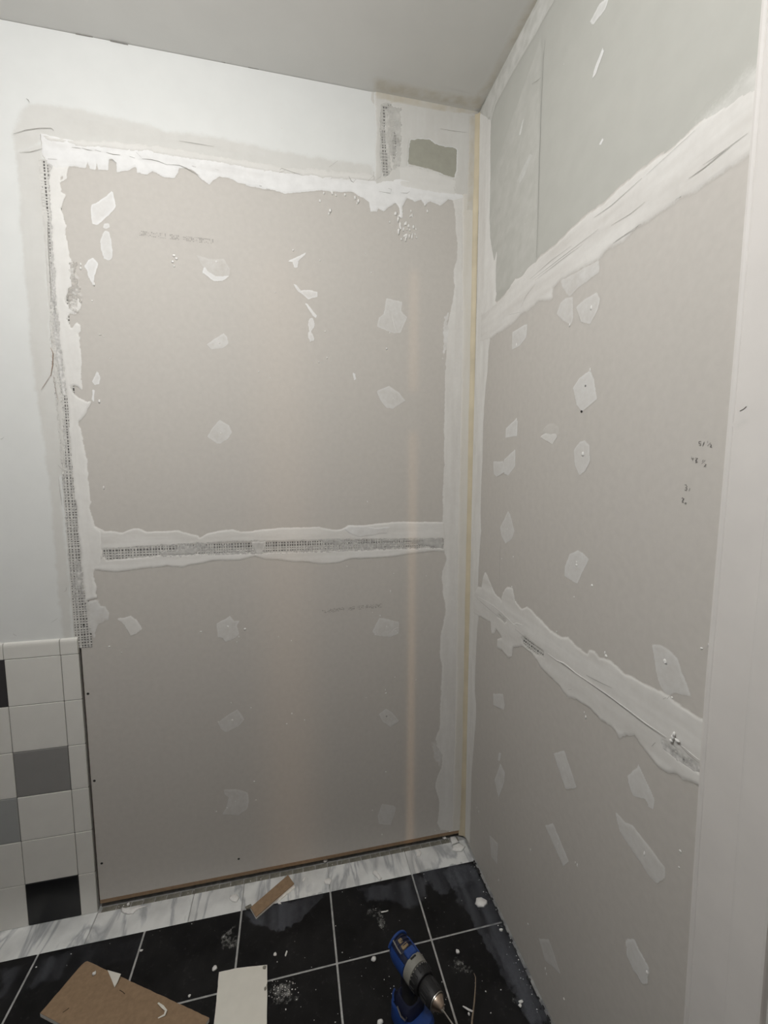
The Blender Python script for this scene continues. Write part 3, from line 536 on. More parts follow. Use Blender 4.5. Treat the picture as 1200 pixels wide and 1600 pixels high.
# handwritten pencil measurements beside the door casing
def hand(lines): return [(2.2, pts) for pts in lines]
nums = strokes('pencil_writing', wall_right, 'right', hand([
    [(1095.5, 689.5), (1092, 690), (1091.8, 693), (1094.5, 693.5), (1094.5, 696), (1092, 696)], [(1100.5, 690), (1099.2, 693), (1097.5, 697.5)], [(1106, 689), (1105, 692)], [(1105, 697), (1110.5, 691.5)], [(1109, 694), (1111.5, 695), (1109.5, 698.5), (1112.5, 699)],
    [(1080.5, 713.5), (1080.5, 717), (1084, 716.5)], [(1083, 714.5), (1082, 720)], [(1086, 715.5), (1090, 716), (1087, 719), (1087, 723), (1089, 722), (1088, 718.5)], [(1099, 718), (1097, 721)], [(1096, 725), (1102, 719)], [(1101, 724), (1103, 725.5), (1100, 729), (1103.5, 729.5)],
    [(1069.5, 757.5), (1072, 757.5), (1073.5, 760.5), (1071, 762), (1073.5, 763.5), (1072, 766), (1069.5, 765.5)], [(1078, 762.5), (1076.3, 767.5)],
    [(1064.5, 779), (1066.5, 777.8), (1068.5, 779), (1066, 783), (1065.5, 785), (1068.5, 784.5)], [(1070.5, 785), (1072.3, 786), (1071.5, 788), (1069.8, 787), (1070.5, 785)]]), M['pencil'], h=.0010)
# faded dot-printed line on each back sheet, too worn to read
def stamp(pan, p0, p1, seed, den):
    rnd = random.Random(seed); u0, v0 = uv('back', *p0); u1, v1 = uv('back', *p1); n = 46; bm = bmesh.new()
    for k in range(n):
        if k in (17, 18, 25, 26) or rnd.random() < .05: continue
        for r in range(5):
            if rnd.random() < .42: continue
            t = k/n; u = u0+(u1-u0)*t; v = v0+(v1-v0)*t+(r-2)*.0030
            s = .0009*rnd.uniform(.8, 1.5)
            bm.faces.new([bm.verts.new((u+a*s*1.3, -.0004, v+b*s)) for a, b in ((-1, -1), (1, -1), (1, 1), (-1, 1))])
    o = obj('ink_print', bm, M[den], pan); o['kind'] = 'stuff'
M['ink1'] = plain('faded_grey_ink', (0.36, 0.345, 0.325), 0.8, .1, 200); M['ink2'] = plain('grey_ink', (0.29, 0.27, 0.25), 0.8, .1, 200)
stamp(pan_up, (216, 364), (335, 378), 4, 'ink1'); stamp(pan_lo, (504, 955), (597, 946), 9, 'ink2')

def blob(bm, c, r, rnd, flat=.6, sub=1):
    v = bmesh.ops.create_icosphere(bm, subdivisions=sub, radius=1.0)['verts']
    for q in v:
        k = rnd.uniform(.75, 1.2); q.co = Vector((c[0]+q.co.x*r[0]*k, c[1]+q.co.y*r[1]*k, c[2]+q.co.z*r[2]*k))
def splatter(parent, surf, pts, seed):
    rnd = random.Random(seed); bm = bmesh.new(); a, val, _, sg = SURF[surf]
    for q in pts:
        px, py, s = q[:3]; st = q[3] if len(q) > 3 else 1.0; p = hit(px, py, a, val+sg*.0006); s *= 1.2; r = [s/1000]*3; r[a] = min(s*.3, 1.6)/1000; r[2] = s*st/1000 if a != 2 else r[2]
        blob(bm, p, r, rnd)
    o = obj('compound_splatter', bm, M['crumb'], parent, smooth=True); o['kind'] = 'stuff'; return o
rb = random.Random(3)
dots = [(272, 399, 4), (276, 404, 4), (270, 409, 3.5), (272, 416, 3), (338, 409, 3, 1.6), (147, 444, 2.5, 2), (126, 413, 2, 2), (126, 419, 2.5, 2), (342, 536, 3.2, .6), (345, 677, 3), (614, 622, 2.4, .6), (609, 520, 2), (356, 979, 3.4), (363, 1125, 3.2), (604, 979, 2.6),
        (458, 391, 2.6, 1.3), (500, 407, 2.4), (580, 426, 2.2), (571, 396, 2), (508, 518, 2.2), (498, 566, 2.2), (511, 559, 2, 2), (604, 545, 3.4), (641, 505, 2), (162, 762, 2.4, 2.4), (155, 627, 3.4, 1.6), (456, 1115, 3.2), (476, 1125, 2.6, .7), (448, 1131, 2.4),
        (383, 983, 4), (373, 995, 2.2, 1.6), (370, 1003, 1.8), (314, 987, 4, .5), (435, 995, 1.6, 1.8), (603, 1083, 3), (602, 1078, 1.4, 2.4), (617, 1058, 1.8), (650, 1062, 2.6, .4), (582, 957, 1.6), (615, 896, 2), (610, 924, 1.8, 2), (542, 885, 1.8), (586, 992, 2), (172, 850, 1.6), (455, 1001, 2), (603, 1206, 2.4), (582, 1266, 2.4), (597, 1304, 2.4),
        (397, 1221, 3.4, .7), (338, 1268, 2.4), (368, 1252, 2, 1.6), (355, 1262, 3.4, .5), (400, 1250, 3, .4), (171, 1010, 3, .8), (190, 1020, 2.4, .7), (172, 560, 1.6), (144, 470, 2), (430, 457, 1.6), (404, 581, 2), (422, 591, 1.6), (457, 607, 1.8), (574, 784, 2.2, 1.4), (680, 1297, 2), (697, 1310, 2.6), (594, 962, 2, 1.6), (618, 986, 3.6, .6), (621, 989, 2.4), (156, 523, 4, .3), (162, 526, 3, .3),
        (440, 200, 1.6), (620, 490, 1.6), (666, 900, 2), (572, 1090, 1.4), (361, 1098, 1.2, 2.5), (392, 1106, 1.6, 1.4), (341, 1128, 2, .6)]
for k in range(26):   # dribbles below the top seam
    dots.append((rb.gauss(634, 6), rb.uniform(335, 374), rb.uniform(1.6, 4), rb.uniform(1, 3.2)))
for x, y, s in ((506, 302, 3), (519, 301, 4), (525, 305, 3), (539, 304, 3.4), (500, 314, 3), (516, 329, 4), (514, 334, 3), (555, 309, 4), (560, 314, 4), (558, 318, 2.4), (609, 347, 2.4), (618, 334, 5), (650, 358, 2.4), (649, 366, 2.4), (651, 371, 2.6), (645, 366, 2), (668, 330, 3.4), (664, 320, 3), (642, 330, 2.6), (626, 338, 4), (628, 330, 4)): dots.append((x, y, s, 1.5))
splatter(wall_back, 'back', dots, 5)
splatter(wall_right, 'right', [(825, 1444, 3), (881, 1561, 3, 1.2), (902, 1352, 1.8, 3), (899, 1348, 1.4, 2), (1063, 1330, 2.6, .8), (1061, 1355, 1.6), (829, 1328, 2, 2.2), (745, 1262, 1.4, 3), (748, 1268, 1.6, 3), (779, 1375, 1.8, 2), (852, 1514, 2.2, 2.4), (854, 1522, 1.6, 3), (925, 915, 3), (897, 933, 2), (870, 987, 2), (806, 941, 2.6), (800, 917, 3.2, .7), (802, 870, 2), (784, 873, 1.8), (947, 1025, 3.4), (945, 1020, 2, 2), (913, 1113, 1.2, 3), (915, 1121, 2, 2),
    (924, 481, 2.6, 2.4), (807, 538, 2.2, 2), (911, 709, 4, 1.6), (793, 827, 2, 2), (901, 883, 3.6), (901, 878, 2.6), (1039, 1034, 4.4, 1.2), (1007, 1334, 2.2, 3), (880, 1200, 2, 3), (872, 1318, 1.8, 2.4), (922, 578, 2, 2), (1011, 1520, 2.4, 2.4), (807, 655, 2, 2), (890, 508, 2, 2), (778, 1087, 2), (848, 992, 2), (1108, 1008, 2, 2), (1096, 1013, 2.4, .7), (813, 212, 1.2, 3), (817, 275, 1.6), (824, 336, 1.4), (820, 350, 1.6), (881, 100, 0.8), (1050, 1090, 2)], 8)
# ridge squeezed out along the lower seam and the drip that hangs from it
strokes('compound_ridge', wall_right, 'right', [(5, [(747, 932), (770, 946), (785, 958), (802, 975), (810, 980)]), (5, [(802, 975), (808, 974), (816, 977)]), (6, [(856, 1021), (870, 1032), (881, 1036), (900, 1052), (925, 1069)]), (4, [(925, 1069), (950, 1086), (985, 1112), (1010, 1131), (1041, 1152)]), (4, [(1065, 1165), (1080, 1178), (1092, 1188)])], M['crumb'], h=.0032)
bm = bmesh.new(); rd = random.Random(2)
for q, r in (((1051, 1152), (.0028, .0032, .007)), ((1053, 1147), (.0026, .0028, .006)), ((1058, 1157), (.003, .006, .003)), ((1049, 1157), (.003, .004, .003))): blob(bm, hit(*q, 0, -.0055), r, rd)
obj('compound_drip', bm, M['crumb'], wall_right, smooth=True)
def disc_on(parent, surf, q, r, mat, name, h=.0006):
    bm = bmesh.new(); a, val, _, sg = SURF[surf]; c = hit(*q, a, val)
    for lv, (rr, hh) in enumerate(((r, h), (r*.8, h*1.2), (r*.35, -.0006))): pass
    rings = []
    for rr, hh in ((r, 0.0002), (r*.85, h), (r*.55, h*.6), (.0001, h*.3)):
        ring = []
        for k in range(10):
            p = [0, 0, 0]; p[a] = val+sg*hh; i, j = SURF[surf][2]; p[i] = c[i]+rr*math.cos(k*math.pi/5); p[j] = c[j]+rr*math.sin(k*math.pi/5); ring.append(bm.verts.new(p))
        rings.append(ring)
    for m in range(3):
        for k in range(10): bm.faces.new((rings[m][k], rings[m][(k+1) % 10], rings[m+1][(k+1) % 10], rings[m+1][k]))
    bmesh.ops.recalc_face_normals(bm, faces=bm.faces[:]); return obj(name, bm, mat, parent)
for q in ((137.5, 1084), (147.5, 1220), (159, 1349), (373, 1342)): disc_on(pan_lo, 'back', q, .0042, M['screw'], 'screw')
disc_on(wall_back, 'back', (131, 976), .0034, M['screw'], 'screw', .0022)
for q in ((604, 1119), ): disc_on(pan_lo, 'back', q, .003, M['screw'], 'screw', .0016)
disc_on(r_mid, 'right', (915.5, 603), .0024, M['screw'], 'screw', .0018); disc_on(r_mid, 'right', (909, 643), .003, M['screw'], 'screw', .0018)
strokes('trowel_mark', wall_back, 'back', [(2.4, [(612, 490), (614.5, 503), (619, 518)]), (3.5, [(612, 988), (617, 982), (623, 980)])], M['crumb'], h=.0016)

# ------------------------------------------------------------------ wall tiles (left of the sheets)
def rep(name, me, loc, parent, label=None):
    o = bpy.data.objects.new(name, me); o.location = loc; COL.objects.link(o); o.parent = parent; o.matrix_parent_inverse = parent.matrix_world.inverted()
    if label: o['label'] = label
    return o
P6 = 0.15407; GR = 0.0018
def slab_mesh(name, w, d, h, mat, bev):   # width x, depth y, height z, centred
    bm = bmesh.new(); box(bm, (-w/2, -d/2, -h/2), (w/2, d/2, h/2), bev); me = bpy.data.meshes.new(name); bm.to_mesh(me); bm.free(); me.materials.append(mat); return me
cols = [(-1.3950, -1.3445), (-1.3950-P6, -1.3950), (-1.3950-2*P6, -1.3950-P6), (-1.3950-3*P6, -1.3950-2*P6), (-1.3950-4*P6, -1.3950-3*P6), (-1.3950-5*P6, -1.3950-4*P6)]
special = {(0, 2): 'tile_char', (2, 1): 'tile_grey', (3, 2): 'tile_light_grey', (5, 1): 'tile_black', (1, 3): 'tile_light_grey', (4, 3): 'tile_char', (2, 4): 'tile_grey'}
lab = {'tile_char': 'charcoal tile', 'tile_grey': 'mid grey tile', 'tile_light_grey': 'grey tile', 'tile_black': 'black tile'}
cache = {}
obj('tile_grout', boxes(((XL, -.0062, 0.001), (-1.3455, 0.0, 0.972))), M['wall_grout'], wall_back)
for r in range(6):
    z1 = 0.9219-r*P6; z0 = max(z1-P6, 0.0)
    for c, (x0, x1) in enumerate(cols):
        mt = special.get((r, c), 'tile_white'); key = (round(x1-x0, 3), round(z1-z0, 3), mt)
        if key not in cache: cache[key] = slab_mesh('wall_tile', x1-x0-GR, .0085, z1-z0-GR, M[mt], .0011)
        rep('wall_tile', cache[key], ((x0+x1)/2, -.0049, (z0+z1)/2), wall_back, lab.get(mt))
for c, (x0, x1) in enumerate(cols):   # rounded cap row
    w = x1-x0-GR; key = ('cap', round(w, 3))
    if key not in cache:
        prof = [(.0043, -.0255), (-.0043, -.0255), (-.0048, -.0245), (-.0048, .012), (-.0042, .018), (-.0025, .0228), (0, .0252), (.0043, .0258)]
        bm = bmesh.new(); A = [bm.verts.new((-w/2, y, z)) for y, z in prof]; B = [bm.verts.new((w/2, y, z)) for y, z in prof]; n = len(prof)
        for k in range(n): bm.faces.new((A[k], A[(k+1) % n], B[(k+1) % n], B[k]))
        bm.faces.new(A); bm.faces.new(B); bmesh.ops.recalc_face_normals(bm, faces=bm.faces[:])
        me = bpy.data.meshes.new('cap_tile'); bm.to_mesh(me); bm.free(); me.materials.append(M['tile_white']); cache[key] = me
    rep('cap_tile', cache[key], ((x0+x1)/2, -.0049, .9219+.0265), wall_back)

# ------------------------------------------------------------------ floor tiles
FX = [-0.001, -0.2544, -0.5597, -0.8634, -1.1673, -1.4716, -1.7760, -2.0804, -2.2]; FY = [-0.1095, -0.3361, -0.6405, -0.9450, -1.2495, -1.554, -1.858, -2.163, -2.467, -2.7]
GF = 0.0062
for i in range(len(FX)-1):
    for j in range(len(FY)-1):
        w, d = FX[i]-FX[i+1]-GF, FY[j]-FY[j+1]-(GF if j else GF*.5); key = ('f', round(w, 3), round(d, 3))
        if key not in cache: cache[key] = slab_mesh('floor_tile', w, d, .010, M['stone'], .0008)
        rep('floor_tile', cache[key], ((FX[i]+FX[i+1])/2, (FY[j]+FY[j+1])/2+(0 if j else GF*.25), -.0050), floor)
MX = [-0.001, -0.2558, -0.5597, -0.8640, -1.0356, -1.3432, -1.648, -1.953, -2.2]
for i in range(len(MX)-1):
    w = MX[i]-MX[i+1]-.0028
    rep('marble_tile', slab_mesh('marble_tile', w, (.097 if i < 5 else .111), .010, M['marble'], .0008), ((MX[i]+MX[i+1])/2, (-.0610 if i < 5 else -.0540), -.0048), floor)
x = -1.335; rm = random.Random(6); mpiece = [slab_mesh('mortar_piece', .044, .0195, .011, M['mortar'], .0012), slab_mesh('mortar_piece', .036, .019, .010, M['mortar'], .0012)]
while x < -.03:
    k = rm.randrange(2); w = (.044, .036)[k]; rep('mortar_piece', mpiece[k], (x+w/2, -.0025+rm.uniform(-.001, .001), -.0062+rm.uniform(-.001, .0006)), floor); x += w+.0022
# dust wiped over the stone
DU = lambda pts, mat='dust', **k: tag(mud('dust_film', floor, 'floor', pts, M[mat], **{**dict(den=.25, feather=22, jag=12, thick=.15, step=5, base=.35, see=1.0, vary=.7, ridge=(0, 1)), **k}), kind='stuff')
DU([(690, 1362), (742, 1346), (800, 1466), (862, 1600), (830, 1600), (775, 1500)], den=.30)
DU([(765, 1470), (782, 1465), (845, 1600), (832, 1600)], den=.25, feather=10)
DU([(384, 1426), (470, 1405), (500, 1400), (470, 1440), (440, 1456), (400, 1446)], den=.30, feather=14)
DU([(560, 1390), (660, 1366), (668, 1400), (640, 1420), (600, 1404), (575, 1410)], den=.24)
DU([(656, 1362), (735, 1346), (742, 1370), (690, 1400)], den=.28)
DU([(0, 1515), (180, 1470), (230, 1462), (220, 1490), (60, 1540), (0, 1570)], den=.12)
DU([(420, 1548), (450, 1538), (456, 1556), (425, 1566)], 'dust_white', den=.16, jag=18, feather=14)
DU([(345, 1460), (362, 1452), (368, 1478), (350, 1482)], 'dust_white', den=.12, jag=14)
DU([(568, 1424), (592, 1418), (606, 1446), (598, 1452), (585, 1432)], 'dust_white', den=.08, jag=6, feather=12)
DU([(705, 1490), (722, 1502), (738, 1512), (730, 1520), (708, 1508)], 'dust_white', den=.1, jag=10, feather=8)
DU([(800, 1556), (815, 1566), (800, 1570)], 'dust_white', den=.2, jag=8, feather=8)

# ------------------------------------------------------------------ things on the floor
F3 = lambda px, py, z=0.0: Vector(hit(px, py, 2, z))
def prism(pts, z0, z1, mat_top, mat_side):
    bm = bmesh.new(); A = [bm.verts.new((p[0], p[1], z0)) for p in pts]; B = [bm.verts.new((p[0], p[1], z1)) for p in pts]; n = len(pts)
    for k in range(n): bm.faces.new((A[k], A[(k+1) % n], B[(k+1) % n], B[k]))
    bm.faces.new(list(reversed(A))); bm.faces.new(B); bmesh.ops.recalc_face_normals(bm, faces=bm.faces[:]); return bm
def offcut(name, label, cat, outline, t, paper, pname, rnd, core='gypsum', rise=0.0):
    """a drywall offcut: gypsum core with a paper sheet on top; outline in metres, slightly rough."""
    pts = []
    for k in range(len(outline)):
        a, b = Vector(outline[k][:2]), Vector(outline[(k+1) % len(outline)][:2]); n = max(2, int((b-a).length/.012))
        for m in range(n):
            p = a.lerp(b, m/n); pts.append((p.x+rnd.uniform(-.0006, .0006), p.y+rnd.uniform(-.0006, .0006)))
    c = Vector((sum(p[0] for p in pts)/len(pts), sum(p[1] for p in pts)/len(pts), 0))
    th = thing(name, label, cat, c)
    co = obj('gypsum_core', prism(pts, 0.0012, t-.0005, None, None), M[core], th)
    pp = obj(pname, prism([(c.x+(p[0]-c.x)*1.001, c.y+(p[1]-c.y)*1.001) for p in pts], t-.0005, t+.0003, None, None), M[paper], th)
    obj('back_paper', prism(pts, 0.0003, 0.0012, None, None), M['kraft'], th)
    return th
ra = random.Random(12)
T = .0127
c0, c1, c3 = F3(134, 1500.5, T), F3(63, 1583, T), F3(330, 1592, T)
d1 = (c1-c0); d3 = (c3-c0)
rc = [c0+d1*.10, c0+d1*.035+d3*.005, c0+d3*.016, c0+d3*.05]
far = c0+d3*.985; low = c1+d3*.985
brown = offcut('drywall_offcut', 'brown paper-backed plasterboard offcut with rounded corner and torn paper flap', 'offcut', [rc[3], rc[2], rc[1], rc[0], c1, low, far], T, 'kraft', 'paper_face', ra)
def curl(pts, w, mat, parent, name):   # a thin lifted strip of paper
    bm = bmesh.new(); V = []
    for p, ww in zip(pts, w): V.append((bm.verts.new(p-Vector(ww)), bm.verts.new(p+Vector(ww))))
    for k in range(len(V)-1): bm.faces.new((V[k][0], V[k][1], V[k+1][1], V[k+1][0]))
    r = bmesh.ops.extrude_face_region(bm, geom=bm.faces[:])
    for v in r['geom']:
        if isinstance(v, bmesh.types.BMVert): v.co.z += .0006
    bmesh.ops.recalc_face_normals(bm, faces=bm.faces[:]); return obj(name, bm, mat, parent)
fl = [F3(168, 1516, T+.001), F3(189, 1522, T+.010), F3(184, 1534, T+.006), F3(179, 1543, T+.002), F3(174, 1530, T+.001)]
bm = bmesh.new(); vs = [bm.verts.new(p) for p in fl]; bm.faces.new((vs[0], vs[1], vs[2], vs[4])); bm.faces.new((vs[4], vs[2], vs[3]))
r = bmesh.ops.extrude_face_region(bm, geom=bm.faces[:])
for v in r['geom']:
    if isinstance(v, bmesh.types.BMVert): v.co.z += .0008
bmesh.ops.recalc_face_normals(bm, faces=bm.faces[:]); tag(obj('torn_paper', bm, M['board_white'], brown), 'white torn paper flap')
curl([F3(247, 1567, T+.001), F3(254, 1573, T+.006), F3(259.5, 1579, T+.007), F3(257, 1586, T+.004), F3(247, 1591, T+.001)], [(.0015, .001, 0), (.0025, .002, 0), (.003, 0, 0), (.002, -.002, 0), (.001, -.001, 0)], M['board_white'], brown, 'paper_curl')
obj('tear_mark', tube(bmesh.new(), [F3(98, 1582, T+.0006), F3(104, 1578, T+.0006), F3(108, 1575, T+.0006)], .0011, 4), M['framing'], brown)
obj('tear_mark', tube(bmesh.new(), [F3(187, 1547, T+.0006), F3(192, 1550, T+.0006), F3(195, 1553, T+.0006)], .0010, 4), M['framing'], brown)
w0, w1, w2, w3 = F3(342.5, 1519, T), F3(417.5, 1507.5, T), F3(416.5, 1602, T), F3(334, 1602, T)
mid = F3(372, 1512.5, T)
white = offcut('drywall_offcut', 'off-white plasterboard offcut lying on the black tiles beside the brown one', 'offcut', [w0, mid, w1, F3(417.5, 1535, T), F3(416, 1540, T), F3(417.5, 1544, T), w2+(w2-w1)*.35, w3+(w3-w0)*.35], T, 'board_white', 'paper_face', ra)
bm = bmesh.new(); cc = F3(413.5, 1511.5, T+.0005)
blob(bm, cc, (.0062, .0062, .0006), ra); tag(obj('torn_corner', bm, M['mortar'], white), 'brown torn corner spot')
bm = bmesh.new(); blob(bm, F3(414.5, 1545, T+.0004), (.004, .006, .0006), ra); tag(obj('torn_edge', bm, M['mortar'], white), 'brown torn spot on the edge')
s0, s1, s2, s3 = F3(449, 1366.5, .015), F3(459.5, 1379.5, .013), F3(400, 1432, .011), F3(391.5, 1417, .012)
small = thing('drywall_scrap', 'small brown strip of plasterboard lying across the marble border', 'scrap', F3(425, 1400))
obj('gypsum_core', prism([s0, s1, s2, s3], .0006, .0075, None, None), M['gypsum'], small)
obj('paper_face', prism([s0+(s0-s2)*.02, s1+(s1-s3)*.0, s2, s3], .0075, .0105, None, None), M['kraft'], small)
obj('torn_tab', prism([F3(383, 1417, .004), F3(392, 1412.5, .004), F3(394, 1417, .004), F3(385, 1420.5, .004)], .0006, .005, None, None), M['mortar'], small)
obj('paper_lip', prism([F3(460, 1383, .004), F3(461, 1386, .004), F3(436, 1407, .004), F3(435, 1404, .004)], .0004, .003, None, None), M['gypsum'], small)

# crumbs: every one that shows as more than a speck is a thing of its own
rc_ = random.Random(21)
def crumb(name, px, py, r, label, group=None, cat='crumb', mat='crumb', z=0.0, sub=2, sh=None):
    c = F3(px, py, z+r[2]*.8); bm = bmesh.new()
    blob(bm, (0, 0, 0), r, rc_, sub=sub)
    zmin = min(v.co.z for v in bm.verts)
    for v in bm.verts:
        v.co.z = max(v.co.z, -r[2]*.8)
        if sh: v.co.x += sh*v.co.y
    o = obj(name, bm, M[mat], None, smooth=True); o.location = (c.x, c.y, z+r[2]*.8+.0002); tag(o, label, cat, group); return o
def flat_piece(name, pts, t, label, cat='flake', group=None, mat='crumb', z=0.0):
    P = [F3(*q, z+t) for q in pts]; c = sum(P, Vector())/len(P); Q = []
    for k in range(len(P)):
        for m in range(3): p = P[k].lerp(P[(k+1) % len(P)], m/3)-c; Q.append((p.x+rc_.uniform(-.0008, .0008), p.y+rc_.uniform(-.0008, .0008)))
    bm = bmesh.new(); A = [bm.verts.new((a, b, 0)) for a, b in Q]; B = [bm.verts.new((a*.82, b*.82, t*rc_.uniform(.7, 1.2))) for a, b in Q]; n = len(Q); top = bm.verts.new((0, 0, t*1.15))
    for k in range(n): bm.faces.new((A[k], A[(k+1) % n], B[(k+1) % n], B[k])); bm.faces.new((B[k], B[(k+1) % n], top))
    bm.faces.new(list(reversed(A))); bmesh.ops.recalc_face_normals(bm, faces=bm.faces[:])
    o = obj(name, bm, M[mat], None, smooth=True); o.location = (c.x, c.y, z+.0004); tag(o, label, cat, group); return o
flat_piece('compound_disc', [(744, 1402), (752, 1401), (761, 1405), (762, 1411), (756, 1416), (747, 1416), (742, 1410)], .005, 'round white dollop of dried compound on black tile by right wall', 'dollop')
flat_piece('compound_flake', [(188, 1418), (202, 1420), (216, 1415), (232, 1414), (214, 1421), (208, 1427), (198, 1428), (190, 1424)], .003, 'long white plaster flake on the marble near the wall tiles')
crumb('plaster_crumb', 200.5, 1413, (.0045, .004, .006), 'round white crumb on the mortar above the long plaster flake', z=-.001)
flat_piece('compound_splat', [(360, 1398), (370, 1396), (374, 1402), (370, 1409), (362, 1408), (358, 1403)], .0025, 'ring-shaped white splat on the marble left of the brown scrap', 'splat')
flat_piece('compound_splat', [(508, 1373), (515, 1371), (519, 1375), (516, 1381), (509, 1381), (506, 1377)], .003, 'round white splat over the marble joint below the plaster crumb', 'splat')
crumb('plaster_crumb', 508, 1345, (.010, .006, .006), 'rough white crumb under the sheet edge above the marble joint')
flat_piece('compound_flake', [(583, 1360), (588, 1358), (592, 1364), (597, 1371), (594, 1375), (588, 1369), (582, 1364)], .004, 'curved white flake at the front edge of the marble behind the drill')
flat_piece('compound_splat', [(648, 1328), (656, 1327), (659, 1332), (656, 1337), (650, 1337), (652, 1332)], .003, 'crescent white splat on the last marble tile but one from the corner', 'splat')
crumb('plaster_crumb', 694, 1309, (.008, .006, .007), 'smooth white pebble of plaster under the sheet near the corner')
flat_piece('compound_chunk', [(703, 1306), (711, 1305), (717, 1315), (706, 1319), (704, 1312)], .006, 'square white chunk of compound on the marble in the corner', 'chunk')
flat_piece('compound_splat', [(708, 1320), (718, 1316), (727, 1322), (722, 1330), (712, 1330), (706, 1327)], .003, 'swirled white splat in front of the square chunk in the corner', 'splat')
flat_piece('compound_flake', [(432, 1408), (437, 1408), (440, 1412), (435, 1412)], .003, 'small white chip touching the front of the brown scrap')
flat_piece('compound_flake', [(471, 1376), (476, 1370), (478, 1371), (474, 1377)], .002, 'narrow white sliver on the marble right of the brown scrap')
crumb('plaster_crumb', 335.5, 1513, (.008, .007, .005), 'white crumb on black tile just left of the off-white board')
crumb('plaster_crumb', 147, 1521, (.0052, .0048, .004), 'round white crumb on the brown board', z=T+.0003)
crumb('plaster_crumb', 296, 1556, (.0036, .0034, .003), 'tiny white crumb between the brown and off-white boards')
crumb('plaster_crumb', 715, 1487, (.006, .006, .0055), 'white crumb on black tile right of the drill')
crumb('plaster_crumb', 783, 1453, (.006, .005, .004), 'white crumb beside the grout line end at the right wall')
crumb('plaster_crumb', 814, 1565, (.007, .0035, .003), 'oval white crumb near the right wall, upper of two')
crumb('plaster_crumb', 812.5, 1571, (.0045, .004, .0035), 'round white crumb near the right wall, lower of two')
crumb('plaster_crumb', 430, 1491, (.005, .005, .004), 'white crumb on black tile above the off-white board')
crumb('plaster_crumb', 447, 1490, (.003, .008, .003), 'slim white crumb right of the crumb above the off-white board', sh=.4)
crumb('plaster_crumb', 584, 1499, (.008, .006, .006), 'dull white crumb on black tile left of the drill')
crumb('plaster_crumb', 594, 1597, (.008, .006, .006), 'white crumb left of the blue drill battery')
crumb('plaster_crumb', 221, 1485, (.005, .003, .003), 'white crumb on the grout line above the brown board')
flat_piece('plaster_sliver', [(595, 1424), (607, 1422), (607, 1423.5), (596, 1426)], .0015, 'thin white sliver on black tile behind the drill', 'sliver')
# fine dust and specks nobody could count
bm = bmesh.new(); rs = random.Random(33)
skip = lambda x, y: x < -.762 and y < -.165
for k in range(380):
    if k < 150: x, y = rs.uniform(-1.5, -.02), rs.uniform(-.62, -.115)
    elif k < 215: p = F3(rs.gauss(440, 14), rs.gauss(1548, 9)); x, y = p.x, p.y
    elif k < 275: x, y = -abs(rs.gauss(.004, .012))-.003, rs.uniform(-.6, -.1)
    elif k < 330: p = F3(rs.gauss(650, 40), rs.gauss(1545, 30)); x, y = p.x, p.y
    else: x, y = rs.uniform(-1.3, -.02), rs.gauss(-.004, .008)
    if skip(x, y): continue
    s = abs(rs.gauss(0, .0007))+.0004
    blob(bm, (x, y, .0006), (s*rs.uniform(.8, 1.5), s, s*.6), rs)
specks = obj('plaster_specks', bm, M['crumb']); tag(specks, 'scattered fine white plaster specks over the floor tiles', 'dust', kind='stuff')
bm = bmesh.new()
for k in range(60):
    y = rs.uniform(-.62, -.11); blob(bm, (-abs(rs.gauss(.003, .004))-.002, y, .0015), (.003, rs.uniform(.002, .006), .0016), rs)
tag(obj('dark_debris', bm, M['black']), 'dark grit along the foot of the right wall', 'grit', kind='stuff')

# twig: a dry forked stem on the black tile
tw = thing('dry_twig', 'thin brown forked twig on the black tile right of the drill', 'twig', F3(738, 1570))
P = [F3(740.5, 1520.5, .003), F3(743, 1527, .003), F3(743, 1540, .003), F3(742, 1555, .003), F3(741, 1567, .003), F3(739.5, 1580, .003), F3(738, 1592, .003), F3(737, 1606, .003), F3(735, 1625, .003)]
obj('stem', tube(bmesh.new(), P, [.0008, .0014, .0017, .0019, .0021, .0023, .0026, .0028, .0026], 7), M['twig'], tw, smooth=True)
obj('branch', tube(bmesh.new(), [F3(740, 1581, .003), F3(733, 1578, .004), F3(728, 1575, .005), F3(723, 1572, .006)], [.002, .0024, .0022, .0012], 7), M['crumb'], tw, smooth=True)
bm = bmesh.new(); blob(bm, F3(732.5, 1584, .003), (.003, .004, .003), rs); obj('bark_crumb', bm, M['crumb'], tw)

# ------------------------------------------------------------------ cordless drill standing on its battery
rear = F3(619, 1473, .19); tip = F3(689, 1574, .19); fwd = (tip-rear).normalized(); LB = (tip-rear).length
hpos = rear+fwd*.058
drill = thing('cordless_drill', 'blue and black cordless drill standing upright on its battery', 'drill', (hpos.x, hpos.y, 0), math.atan2(fwd.y, fwd.x))
def dpart(name, bm, mat, parent=None, smooth=True, label=None):
    bmesh.ops.recalc_face_normals(bm, faces=bm.faces[:])
    o = obj(name, bm, M[mat], parent or drill, smooth=False, local=True)
    if smooth:
        o.data.polygons.foreach_set('use_smooth', [True]*len(o.data.polygons)); o.data.set_sharp_from_angle(angle=math.radians(38))
    return tag(o, label)
X0 = -.058; Z = .190; R = .0315
def ring(prof, seg=32, sq=None):
    bm = bmesh.new(); return lathe(bm, prof, seg, 'x', (0, 0, Z), sq)
flatb = lambda y, z, t: (y*.95, z*1.04)
dpart('motor_housing', ring([(X0+.0, .012), (X0+.002, .022), (X0+.008, .0285), (X0+.018, R), (X0+.055, R), (X0+.068, R*.98), (X0+.070, R*.9)], 32, flatb), 'navy')
shell = bmesh.new()     # blue outer shells, one per side, wrapped round the dark motor with a window between
